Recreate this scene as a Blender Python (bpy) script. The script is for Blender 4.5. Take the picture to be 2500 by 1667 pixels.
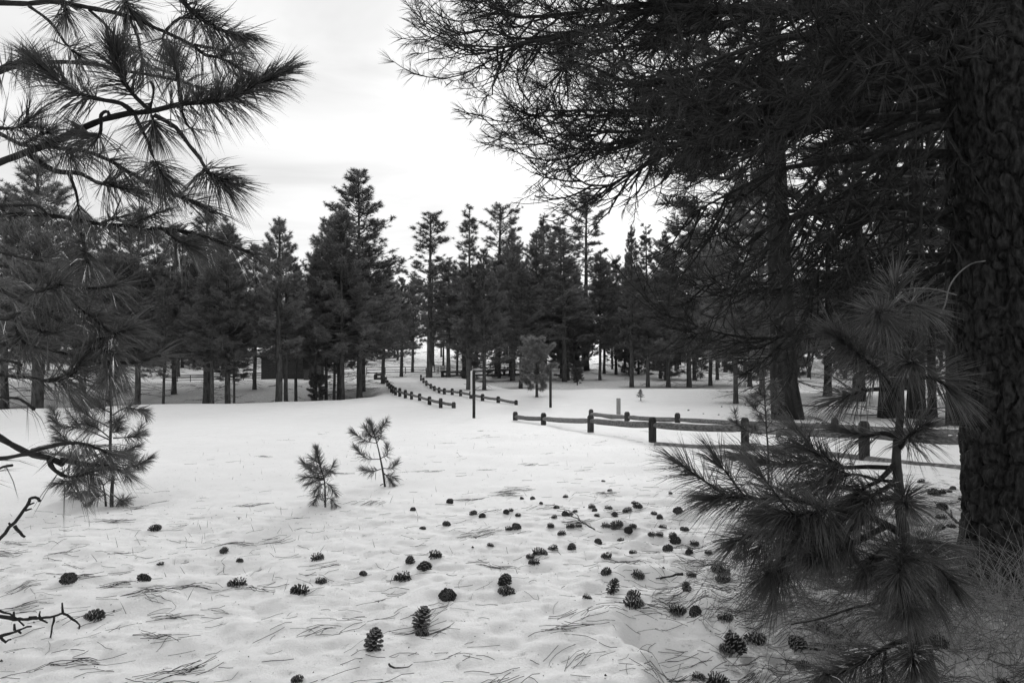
import bpy, math
import numpy as np
from mathutils import Vector

for o in list(bpy.data.objects):
    bpy.data.objects.remove(o)
SC = bpy.context.scene
COL = SC.collection

# ------------------------------------------------------------------ camera
W, H, F = 2500.0, 1667.0, 1700.0          # frame of the photograph, focal length in its pixels
CAM_Z, PITCH = 1.5, math.atan((860 - H / 2) / F)
cam_d = bpy.data.cameras.new('camera')
cam_d.sensor_width = 36.0
cam_d.lens = 36.0 * F / W
cam_d.clip_start = 0.05
cam_d.clip_end = 3000
cam = bpy.data.objects.new('camera', cam_d)
cam.location = (0, 0, CAM_Z)
cam.rotation_euler = (math.pi / 2 + PITCH, 0, 0)
COL.objects.link(cam)
SC.camera = cam

# ------------------------------------------------------------------ sky and sun
SUN_EL, SUN_AZ = math.radians(17), math.radians(7)
SKY_K, CLOUD_LO, CLOUD_HI = 0.08, 0.56, 0.73
world = bpy.data.worlds.new('World')
SC.world = world
world.use_nodes = True
nt = world.node_tree
nt.nodes.clear()
N = nt.nodes.new
out = N('ShaderNodeOutputWorld')
sky = N('ShaderNodeTexSky')
sky.sky_type = 'NISHITA'
sky.sun_disc = False
sky.sun_elevation = SUN_EL
sky.sun_rotation = SUN_AZ
sky.dust_density = 6.0
sky.air_density = 1.0
bw = N('ShaderNodeRGBToBW')
bg1 = N('ShaderNodeBackground')
bg1.inputs['Strength'].default_value = SKY_K
nt.links.new(sky.outputs[0], bw.inputs[0])
nt.links.new(bw.outputs[0], bg1.inputs['Color'])
tc = N('ShaderNodeTexCoord')
sep = N('ShaderNodeSeparateXYZ')
nt.links.new(tc.outputs['Generated'], sep.inputs[0])
addz = N('ShaderNodeMath'); addz.operation = 'ADD'; addz.inputs[1].default_value = 0.22
absz = N('ShaderNodeMath'); absz.operation = 'ABSOLUTE'
nt.links.new(sep.outputs['Z'], absz.inputs[0])
nt.links.new(absz.outputs[0], addz.inputs[0])
comb = N('ShaderNodeCombineXYZ')
for k, ax in enumerate('XY'):
    dv = N('ShaderNodeMath'); dv.operation = 'DIVIDE'
    nt.links.new(sep.outputs[ax], dv.inputs[0])
    nt.links.new(addz.outputs[0], dv.inputs[1])
    ml = N('ShaderNodeMath'); ml.operation = 'MULTIPLY'; ml.inputs[1].default_value = (0.8, 1.5)[k]
    nt.links.new(dv.outputs[0], ml.inputs[0])
    nt.links.new(ml.outputs[0], comb.inputs[k])
nz = N('ShaderNodeTexNoise')
nz.inputs['Scale'].default_value = 1.5
nz.inputs['Detail'].default_value = 5
nz.inputs['Roughness'].default_value = 0.55
nz.inputs['Distortion'].default_value = 0.5
nt.links.new(comb.outputs[0], nz.inputs['Vector'])
rp = N('ShaderNodeMapRange')
rp.inputs['From Min'].default_value = 0.36
rp.inputs['From Max'].default_value = 0.64
rp.inputs['To Min'].default_value = CLOUD_LO
rp.inputs['To Max'].default_value = CLOUD_HI
nt.links.new(nz.outputs['Fac'], rp.inputs['Value'])
bg2 = N('ShaderNodeBackground')
nt.links.new(rp.outputs[0], bg2.inputs['Strength'])
bg2.inputs['Color'].default_value = (1, 1, 1, 1)
ads = N('ShaderNodeMixShader')          # thin clear sky glow seen through 94.5 % cloud
ads.inputs[0].default_value = 0.945
nt.links.new(bg1.outputs[0], ads.inputs[1])
nt.links.new(bg2.outputs[0], ads.inputs[2])
nt.links.new(ads.outputs[0], out.inputs['Surface'])

sun_d = bpy.data.lights.new('sun', 'SUN')
sun_d.energy = 1.5
sun_d.angle = math.radians(16)
sun_d.color = (1, 1, 1)
sun = bpy.data.objects.new('sun', sun_d)
sv = Vector((math.sin(SUN_AZ) * math.cos(SUN_EL), math.cos(SUN_AZ) * math.cos(SUN_EL), math.sin(SUN_EL)))
sun.rotation_euler = (-sv).to_track_quat('-Z', 'Y').to_euler()
sun.location = sv * 50
COL.objects.link(sun)

SC.view_settings.view_transform = 'Standard'
SC.view_settings.look = 'None'
SC.view_settings.gamma = 1
SC.view_settings.exposure = 0.46
SC.render.engine = 'CYCLES'
SC.cycles.max_bounces = 4
SC.cycles.diffuse_bounces = 2
SC.cycles.adaptive_threshold = 0.025
SC.cycles.glossy_bounces = 2
SC.cycles.transparent_max_bounces = 4
SC.cycles.use_denoising = True
SC.render.filter_size = 1.2

RNG = np.random.default_rng(11)

# ------------------------------------------------------------------ helpers
def sstep(a, b, x):
    t = np.clip((x - a) / (b - a), 0, 1)
    return t * t * (3 - 2 * t)

def vnoise(x, y, seed=0):
    ix, iy = np.floor(x), np.floor(y)
    fx, fy = x - ix, y - iy
    fx, fy = fx * fx * (3 - 2 * fx), fy * fy * (3 - 2 * fy)
    def h(a, b):
        s = np.sin(a * 127.1 + b * 311.7 + seed * 74.7) * 43758.5453
        return s - np.floor(s)
    return (h(ix, iy) * (1 - fx) + h(ix + 1, iy) * fx) * (1 - fy) + (h(ix, iy + 1) * (1 - fx) + h(ix + 1, iy + 1) * fx) * fy

def fbm(x, y, seed=0, octs=4):
    s, a = 0, 0.5
    for k in range(octs):
        s = s + a * (vnoise(x, y, seed + k) - 0.5)
        x, y, a = x * 2.03 + 5.1, y * 2.03 + 1.7, a * 0.5
    return s

def norm(v):
    return v / np.maximum(np.linalg.norm(v, axis=-1, keepdims=True), 1e-9)

def ray(px, py):
    v = np.array([(px - W / 2) / F, 1.0, (H / 2 - py) / F])
    c, s = math.cos(PITCH), math.sin(PITCH)
    return np.array([v[0], v[1] * c - v[2] * s, v[1] * s + v[2] * c])

def P(px, py, d):
    r = ray(px, py)
    return np.array([0, 0, CAM_Z]) + r / r[1] * d

# ---------------- terrain: gentle fall from the camera, two banks, a hollow with the woods, a rise behind
FC_Y = np.array([20.0, 28, 36, 43, 56, 80]); FC_X = np.array([1.5, -2.4, -6.0, -7.3, -10.4, -16])
FD_Y = np.array([20.0, 29.4, 40, 56, 80]);  FD_X = np.array([4.0, 0.2, -3.6, -7.3, -13])
WELLS = []          # (x, y, radius, depth) hollows melted round stems

def terrain(x, y, fine=True):
    x, y = np.asarray(x, float), np.asarray(y, float)
    z = -0.042 * 18 * sstep(6, 30, y)
    xc = np.interp(y, FC_Y, FC_X)
    yc = 29.5 + 0.69 * (x + 15.6) + 0.5 * np.sin(x * 0.7)
    z = z - 0.75 * sstep(0, 3.2, y - yc) * sstep(0.3, 2.6, xc - x) * (1 - 0.95 * sstep(37, 50, y))
    xd = np.interp(y, FD_Y, FD_X)
    z = z - 0.5 * sstep(42.5, 46.5, y + 0.02 * x) * sstep(3.5, 6.5, x - xd)
    t = np.clip(y - 58, 0, 400)
    z = z + 0.00030 * np.minimum(t, 90) ** 2 + 0.022 * np.maximum(t - 90, 0)
    t = np.clip(np.abs(x) - 45, 0, 400)
    z = z + 0.02 * t
    # melted patch beside the young pine at the near corner
    edge = 0.66 + 0.10 * np.sin(y * 3.1) + 0.55 * fbm(x * 2.2, y * 2.6, 61, 4)
    z = z - 0.17 * sstep(0, 0.20, x - edge) * (1 - sstep(3.5, 4.5, y + 0.12 * (x - 0.6) + 0.9 * fbm(x * 1.8, y * 1.8, 71, 3))) * sstep(-2, 0, y)
    for (wx, wy, wr, wd) in WELLS:
        r2 = ((x - wx) ** 2 + (y - wy) ** 2) / (wr * wr)
        z = z - wd * np.exp(-r2 * 1.5)
    if fine:
        near = 1 - sstep(7, 22, y)
        z = z + 0.30 * fbm(x * 0.11, y * 0.11, 3, 3) * sstep(8, 30, y)
        z = z + 0.13 * fbm(x * 0.6, y * 0.9, 9, 3)
        lump = 1 - sstep(4.5, 9, y)
        z = z + (0.022 + 0.058 * lump) * fbm(x * 4.2, y * 5.2, 21, 4) * (0.25 + 0.75 * near)
        z = z + 0.05 * lump * np.abs(fbm(x * 9, y * 11, 41, 3))
        z = z + 0.13 * sstep(0.55, 0.9, x) * lump * fbm(x * 5, y * 6, 51, 4)
    return z

def ground_hit(px, py):
    r = ray(px, py)
    r = r / r[1]
    d = np.geomspace(1.5, 260, 6000)
    zz = CAM_Z + r[2] * d
    g = terrain(r[0] * d, d)
    k = np.argmax(zz <= g)
    if not (zz <= g).any():
        k = -1
    return np.array([r[0] * d[k], d[k], g[k]])

def gz(x, y):
    return float(terrain(np.array([x]), np.array([y]))[0])

# ---------------- mesh collecting
class Acc:
    def __init__(s):
        s.v, s.f3, s.f4, s.n = [], [], [], 0
    def add(s, v, f3=None, f4=None):
        if f3 is not None and len(f3): s.f3.append(np.asarray(f3, np.int32) + s.n)
        if f4 is not None and len(f4): s.f4.append(np.asarray(f4, np.int32) + s.n)
        s.v.append(np.asarray(v, np.float32)); s.n += len(v)
    def tube(s, pts, rad, sides=5, cap=True):
        pts = np.asarray(pts, float); n = len(pts)
        rad = np.broadcast_to(np.asarray(rad, float), (n,))
        t = np.gradient(pts, axis=0); t = norm(t)
        ref = np.array([0.31, 0.2, 0.93]) if abs(t[0, 2]) < 0.8 else np.array([0.95, 0.3, 0.1])
        u = norm(np.cross(t, ref)); w = np.cross(t, u)
        a = np.arange(sides) * 2 * math.pi / sides
        v = pts[:, None, :] + rad[:, None, None] * (u[:, None, :] * np.cos(a)[None, :, None] + w[:, None, :] * np.sin(a)[None, :, None])
        i = np.arange(n - 1)[:, None] * sides; j = np.arange(sides)[None, :]; k = (j + 1) % sides
        f = np.stack([i + j, i + k, i + sides + k, i + sides + j], -1).reshape(-1, 4)
        vv = v.reshape(-1, 3)
        f3 = None
        if cap:
            m = len(vv)
            vv = np.vstack([vv, pts[-1:], pts[:1]])
            jj = np.arange(sides)
            f3 = np.vstack([np.stack([(n - 1) * sides + jj, (n - 1) * sides + (jj + 1) % sides, np.full(sides, m)], -1),
                            np.stack([(jj + 1) % sides, jj, np.full(sides, m + 1)], -1)])
        s.add(vv, f3, f)
    def needles(s, B, D, L, w, bend=0.0, seg=2, rng=RNG):
        n = len(B)
        if not n: return
        L = np.broadcast_to(np.asarray(L, float), (n,))[:, None]
        S = norm(np.cross(D, rng.normal(size=(n, 3)))) * (w * 0.5)
        if seg == 1:
            v = np.stack([B - S, B + S, B + D * L], 1).reshape(-1, 3)
            s.add(v, np.arange(3 * n).reshape(-1, 3)); return
        bd = np.broadcast_to(np.asarray(bend, float), (n,))[:, None] * L * np.array([0, 0, -1.0])
        M = B + D * L * 0.55 + bd * 0.25
        T = B + D * L + bd
        v = np.stack([B - S, B + S, M + S * 0.9, M - S * 0.9, T], 1).reshape(-1, 3)
        k = np.arange(n)[:, None] * 5
        s.add(v, k + np.array([[3, 2, 4]]), k + np.array([[0, 1, 2, 3]]))
    def box(s, c, h, rz=0.0):
        c = np.asarray(c, float); h = np.asarray(h, float)
        q = np.array([[x, y, z] for z in (-1, 1) for y in (-1, 1) for x in (-1, 1)], float) * h
        cs, sn = math.cos(rz), math.sin(rz)
        q = np.stack([q[:, 0] * cs - q[:, 1] * sn, q[:, 0] * sn + q[:, 1] * cs, q[:, 2]], -1) + c
        s.add(q, None, [[0, 2, 3, 1], [4, 5, 7, 6], [0, 1, 5, 4], [2, 6, 7, 3], [0, 4, 6, 2], [1, 3, 7, 5]])
    def mesh(s, name, mat, smooth=False):
        v = np.vstack(s.v)
        f3 = np.vstack(s.f3) if s.f3 else np.zeros((0, 3), np.int32)
        f4 = np.vstack(s.f4) if s.f4 else np.zeros((0, 4), np.int32)
        me = bpy.data.meshes.new(name)
        me.vertices.add(len(v)); me.vertices.foreach_set('co', v.ravel())
        li = np.concatenate([f3.ravel(), f4.ravel()])
        me.loops.add(len(li)); me.loops.foreach_set('vertex_index', li)
        st = np.concatenate([np.arange(len(f3)) * 3, len(f3) * 3 + np.arange(len(f4)) * 4]).astype(np.int32)
        me.polygons.add(len(st)); me.polygons.foreach_set('loop_start', st)
        me.polygons.foreach_set('use_smooth', np.full(len(st), smooth))
        me.update(calc_edges=True)
        if mat is not None: me.materials.append(mat)
        return me
    def build(s, name, mat, parent=None, smooth=False):
        return link(name, s.mesh(name, mat, smooth), parent)

def link(name, data, parent=None, loc=None):
    o = bpy.data.objects.new(name, data)
    COL.objects.link(o)
    if parent is not None: o.parent = parent
    if loc is not None: o.location = loc
    return o

def tag(o, label=None, cat=None, group=None, kind=None):
    if label: o['label'] = label
    if cat: o['category'] = cat
    if group: o['group'] = group
    if kind: o['kind'] = kind
    return o

def empty(name, loc, label, cat, group=None, rz=0.0):
    o = link(name, None, None, tuple(float(q) for q in loc))
    o.empty_display_size = 0.1
    o.rotation_euler = (0, 0, rz)
    return tag(o, label, cat, group)

def spline(pts, step=0.05):
    """smooth curve through the points; tangents limited by the shorter neighbour so that it never overshoots"""
    p = np.asarray(pts, float)
    if len(p) < 3:
        n = max(2, int(np.linalg.norm(p[-1] - p[0]) / step) + 1)
        return p[0] + (p[-1] - p[0]) * np.linspace(0, 1, n)[:, None]
    seg = np.linalg.norm(np.diff(p, axis=0), axis=1)
    dirs = norm(np.diff(p, axis=0))
    tn = np.vstack([dirs[:1], norm(dirs[:-1] / seg[:-1, None] + dirs[1:] / seg[1:, None]), dirs[-1:]])
    res = []
    for i in range(len(p) - 1):
        n = max(2, int(seg[i] / step))
        t = np.linspace(0, 1, n, endpoint=False)[:, None]
        m0, m1 = tn[i] * seg[i], tn[i + 1] * seg[i]
        res.append((2 * t ** 3 - 3 * t ** 2 + 1) * p[i] + (t ** 3 - 2 * t ** 2 + t) * m0 + (-2 * t ** 3 + 3 * t ** 2) * p[i + 1] + (t ** 3 - t ** 2) * m1)
    res.append(p[-1:])
    return np.vstack(res)

def along(pts, s):
    d = np.concatenate([[0], np.cumsum(np.linalg.norm(np.diff(pts, axis=0), axis=1))])
    L = d[-1]
    pos = np.stack([np.interp(s * L, d, pts[:, k]) for k in range(3)], -1)
    e = 0.02
    p2 = np.stack([np.interp(np.minimum(s * L + e, L), d, pts[:, k]) for k in range(3)], -1)
    p1 = np.stack([np.interp(np.maximum(s * L - e, 0), d, pts[:, k]) for k in range(3)], -1)
    return pos, norm(p2 - p1), L

def shoot_needles(acc, pts, f0, n, L=(0.13, 0.19), w=0.0017, droop=0.12, th=(68, 16), rng=RNG):
    """needles in bundles of three along the end of a shoot, unevenly set, some bundles missing or bent"""
    k = max(4, n // 3)
    u = rng.random(k) ** 0.8
    s = f0 + (1 - f0) * u
    pos, tan, _ = along(pts, s)
    rad = norm(np.cross(tan, rng.normal(size=(k, 3))))
    # uneven round the shoot: a few sectors are thin
    g = norm(rng.normal(size=3)); thin_ = (rad @ g > 0.55) & (rng.random(k) < 0.65)
    keep = ~thin_
    pos, tan, rad, u = pos[keep], tan[keep], rad[keep], u[keep]; k = len(u)
    a = np.radians(th[0] + (th[1] - th[0]) * u ** 1.6 + rng.normal(size=k) * 13)
    D = norm(tan * np.cos(a)[:, None] + rad * np.sin(a)[:, None])
    ln = rng.uniform(L[0], L[1], k) * np.where(rng.random(k) < 0.12, 0.55, 1.0)
    D3 = norm(np.repeat(D, 3, 0) + rng.normal(size=(3 * k, 3)) * 0.055)
    pos = np.repeat(pos, 3, 0)
    acc.needles(pos, D3, np.repeat(ln, 3) * rng.uniform(0.88, 1.0, 3 * k), w, np.repeat(droop * rng.random(k) * 2.4, 3), 2, rng)

# ------------------------------------------------------------------ materials
def material(name, base, var=0.3, rough=0.8, scale=20.0, bump=0.0, stretch=(1, 1, 1), spec=0.3, coord='Object', rnd=0.0, detail=5, thin=0.0, bdist=0.02):
    m = bpy.data.materials.new(name); m.use_nodes = True
    t = m.node_tree; b = t.nodes['Principled BSDF']
    b.inputs['Roughness'].default_value = rough
    b.inputs['Specular IOR Level'].default_value = spec
    tcn = t.nodes.new('ShaderNodeTexCoord'); mp = t.nodes.new('ShaderNodeMapping')
    mp.inputs['Scale'].default_value = stretch
    nzn = t.nodes.new('ShaderNodeTexNoise')
    nzn.inputs['Scale'].default_value = scale; nzn.inputs['Detail'].default_value = detail
    t.links.new(tcn.outputs[coord], mp.inputs['Vector']); t.links.new(mp.outputs[0], nzn.inputs['Vector'])
    mr = t.nodes.new('ShaderNodeMapRange')
    mr.inputs['From Min'].default_value = 0.3; mr.inputs['From Max'].default_value = 0.7
    mr.inputs['To Min'].default_value = base * (1 - var); mr.inputs['To Max'].default_value = base * (1 + var)
    t.links.new(nzn.outputs['Fac'], mr.inputs['Value'])
    src = mr.outputs[0]
    if rnd:
        oi = t.nodes.new('ShaderNodeObjectInfo')
        m2 = t.nodes.new('ShaderNodeMapRange')
        m2.inputs['To Min'].default_value = 1 - rnd; m2.inputs['To Max'].default_value = 1 + rnd
        t.links.new(oi.outputs['Random'], m2.inputs['Value'])
        mm = t.nodes.new('ShaderNodeMath'); mm.operation = 'MULTIPLY'
        t.links.new(src, mm.inputs[0]); t.links.new(m2.outputs[0], mm.inputs[1]); src = mm.outputs[0]
    cb = t.nodes.new('ShaderNodeCombineColor')
    for k in range(3): t.links.new(src, cb.inputs[k])
    t.links.new(cb.outputs[0], b.inputs['Base Color'])
    if thin:      # thin needles let part of the light through
        tl = t.nodes.new('ShaderNodeBsdfTranslucent'); ad = t.nodes.new('ShaderNodeAddShader')
        sc_ = t.nodes.new('ShaderNodeMix'); sc_.data_type = 'RGBA'; sc_.inputs[0].default_value = thin
        sc_.inputs[6].default_value = (0, 0, 0, 1); t.links.new(cb.outputs[0], sc_.inputs[7])
        t.links.new(sc_.outputs[2], tl.inputs['Color'])
        t.links.new(b.outputs[0], ad.inputs[0]); t.links.new(tl.outputs[0], ad.inputs[1])
        t.links.new(ad.outputs[0], t.nodes['Material Output'].inputs['Surface'])
    if bump:
        bp = t.nodes.new('ShaderNodeBump'); bp.inputs['Strength'].default_value = bump
        bp.inputs['Distance'].default_value = bdist
        t.links.new(nzn.outputs['Fac'], bp.inputs['Height']); t.links.new(bp.outputs[0], b.inputs['Normal'])
    return m

M = {}
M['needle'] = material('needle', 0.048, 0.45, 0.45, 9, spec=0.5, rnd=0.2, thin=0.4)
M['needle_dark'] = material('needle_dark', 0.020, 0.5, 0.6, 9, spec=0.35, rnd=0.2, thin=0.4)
M['needle_sapling'] = material('needle_sapling', 0.075, 0.45, 0.5, 9, spec=0.5, thin=0.5)
M['needle_light'] = material('needle_light', 0.10, 0.4, 0.5, 9, spec=0.5)
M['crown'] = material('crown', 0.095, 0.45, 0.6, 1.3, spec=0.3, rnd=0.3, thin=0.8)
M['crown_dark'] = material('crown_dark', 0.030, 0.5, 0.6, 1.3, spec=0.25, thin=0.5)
M['crown_light'] = material('crown_light', 0.14, 0.35, 0.6, 2.0, spec=0.3, thin=0.8)
M['bark'] = material('bark', 0.085, 0.6, 0.95, 14, 0.8, (1, 1, 0.25), 0.15, rnd=0.3)
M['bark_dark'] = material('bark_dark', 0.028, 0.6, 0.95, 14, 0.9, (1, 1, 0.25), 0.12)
M['bark_near'] = material('bark_near', 0.030, 0.92, 0.95, 34, 1.0, (1, 1, 0.4), 0.2, detail=10, bdist=0.06)
M['twig'] = material('twig', 0.024, 0.5, 0.9, 40, 0.5, (1, 1, 1), 0.2)
M['post'] = material('post', 0.045, 0.6, 0.9, 16, 0.7, (2, 2, 0.35), 0.2, rnd=0.3)
M['rail'] = material('rail', 0.15, 0.65, 0.9, 16, 0.9, (0.35, 1.6, 2.5), 0.2, rnd=0.2, detail=9)
M['darkwood'] = material('darkwood', 0.035, 0.4, 0.9, 8, 0.3)
M['palewood'] = material('palewood', 0.30, 0.25, 0.8, 20, 0.3, (3, 3, 0.3))
M['signface'] = material('signface', 0.75, 0.05, 0.5, 3)
M['metal'] = material('metal', 0.05, 0.3, 0.55, 10)
M['cone_tip'] = material('cone_tip', 0.17, 0.6, 0.6, 60, 0.4, spec=0.35, rnd=0.3)
M['cone'] = material('cone', 0.035, 0.6, 0.75, 45, 0.4, spec=0.3, rnd=0.35)
M['cone_dark'] = material('cone_dark', 0.03, 0.5, 0.85, 45)
M['litter'] = material('litter', 0.05, 0.5, 0.6, 3, spec=0.3)
M['flake'] = material('flake', 0.03, 0.5, 0.9, 9)
M['drygrass'] = material('drygrass', 0.20, 0.5, 0.7, 6)
M['stalk'] = material('stalk', 0.13, 0.5, 0.7, 6)

def snow_material():
    m = bpy.data.materials.new('snow'); m.use_nodes = True
    t = m.node_tree; b = t.nodes['Principled BSDF']
    b.inputs['Roughness'].default_value = 0.75
    b.inputs['Specular IOR Level'].default_value = 0.25
    tcn = t.nodes.new('ShaderNodeTexCoord')
    def noise(sc, det, ro=0.6):
        n = t.nodes.new('ShaderNodeTexNoise'); n.inputs['Scale'].default_value = sc
        n.inputs['Detail'].default_value = det; n.inputs['Roughness'].default_value = ro
        t.links.new(tcn.outputs['Object'], n.inputs['Vector']); return n
    def rng_(src, a, bb, lo, hi):
        r = t.nodes.new('ShaderNodeMapRange')
        for k, q in zip(('From Min', 'From Max', 'To Min', 'To Max'), (a, bb, lo, hi)): r.inputs[k].default_value = q
        t.links.new(src, r.inputs['Value']); return r.outputs[0]
    def mul(a, bb, op='MULTIPLY'):
        r = t.nodes.new('ShaderNodeMath'); r.operation = op
        for k, q in enumerate((a, bb)):
            if isinstance(q, float): r.inputs[k].default_value = q
            else: t.links.new(q, r.inputs[k])
        return r.outputs[0]
    big = noise(1.7, 4); fine = noise(70, 5, 0.7); grain = noise(260, 2)
    base = mul(rng_(big.outputs['Fac'], 0.3, 0.7, 0.87, 0.92), rng_(fine.outputs['Fac'], 0.3, 0.7, 0.95, 1.03))
    # dirt: bark dust and needle crumbs lying in the snow near the trees
    at = t.nodes.new('ShaderNodeAttribute'); at.attribute_name = 'dirt'
    d1 = noise(11, 6, 0.75); d2 = noise(55, 4, 0.7)
    sp = mul(d1.outputs['Fac'], mul(at.outputs['Fac'], 0.30), 'ADD')
    spots = rng_(sp, 0.60, 0.74, 0.0, 1.0)
    sp2 = rng_(mul(d2.outputs['Fac'], mul(at.outputs['Fac'], 0.22), 'ADD'), 0.70, 0.78, 0.0, 1.0)
    tot = mul(mul(spots, 0.66), mul(sp2, 0.8), 'MAXIMUM')
    mx = t.nodes.new('ShaderNodeMix'); mx.data_type = 'FLOAT'
    t.links.new(tot, mx.inputs[0]); t.links.new(base, mx.inputs[2]); mx.inputs[3].default_value = 0.10
    cb = t.nodes.new('ShaderNodeCombineColor')
    for k in range(3): t.links.new(mx.outputs[0], cb.inputs[k])
    t.links.new(cb.outputs[0], b.inputs['Base Color'])
    bp = t.nodes.new('ShaderNodeBump'); bp.inputs['Strength'].default_value = 0.8; bp.inputs['Distance'].default_value = 0.014
    hsum = mul(mul(fine.outputs['Fac'], 0.8), mul(grain.outputs['Fac'], 0.35), 'ADD')
    t.links.new(hsum, bp.inputs['Height']); t.links.new(bp.outputs[0], b.inputs['Normal'])
    return m
M['stem'] = material('stem', 0.045, 0.6, 0.9, 30, 0.8, (1, 1, 0.4), 0.2)
M['snow'] = snow_material()
# ------------------------------------------------------------------ ground
def add_well(px, py, r, d):
    h = ground_hit(px, py); WELLS.append((h[0], h[1] + 0.05, r, d))
_w = [ground_hit(*q) for q in ((262, 1236), (776, 1237), (938, 1186), (1157, 1019))]
for q_ in ((1258, 1025), (1327, 1036), (1442, 1056), (1593, 1080), (1819, 1098), (1531, 1029), (1654, 1033), (2038, 1055), (1107, 996), (1076, 995), (1049, 987), (1260, 990), (1216, 984), (1344, 996), (1510, 1011)):
    h_ = ground_hit(*q_); WELLS.append((h_[0] + 0.06, h_[1], 0.26, 0.05))
for q_, r_, d_ in (((1921, 1023), 0.7, 0.09), ((2174, 1018), 0.6, 0.07), ((2238, 1022), 0.5, 0.07), ((2385, 1395), 0.75, 0.06)):
    h_ = ground_hit(*q_); WELLS.append((h_[0], h_[1], r_, d_))
for h, (r, d) in zip(_w, ((0.55, 0.09), (0.24, 0.04), (0.24, 0.035), (0.3, 0.06))):
    WELLS.append((h[0], h[1] + r * 0.25, r, d))

def axis_grid(lo, a, b, hi, step, n_lo, n_hi, g=1.0):
    core = np.arange(a, b, step)
    def grow(n, span):
        t = np.linspace(0, 1, n + 1)[1:]
        k = math.log(span / step / n + 1) * 1.9 + 1
        w = (np.exp(k * t) - 1) / (math.exp(k) - 1)
        return w * span
    return np.concatenate([a - grow(n_lo, a - lo)[::-1], core, b + grow(n_hi, hi - b)])

gx = axis_grid(-700, -4.2, 4.4, 700, 0.024, 85, 85)
gy = axis_grid(-300, 2.7, 6.2, 900, 0.024, 26, 185)
XX, YY = np.meshgrid(gx, gy)
ZZ = terrain(XX, YY)
ga = Acc()
nx, ny = len(gx), len(gy)
i = np.arange(ny - 1)[:, None] * nx; j = np.arange(nx - 1)[None, :]
ga.add(np.stack([XX, YY, ZZ], -1).reshape(-1, 3), None, np.stack([i + j, i + j + 1, i + nx + j + 1, i + nx + j], -1).reshape(-1, 4))
ground = ga.build('snow_ground', M['snow'], smooth=True)
tag(ground, 'snow covered ground of the clearing with cones and needles', None, None, 'structure')
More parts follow.
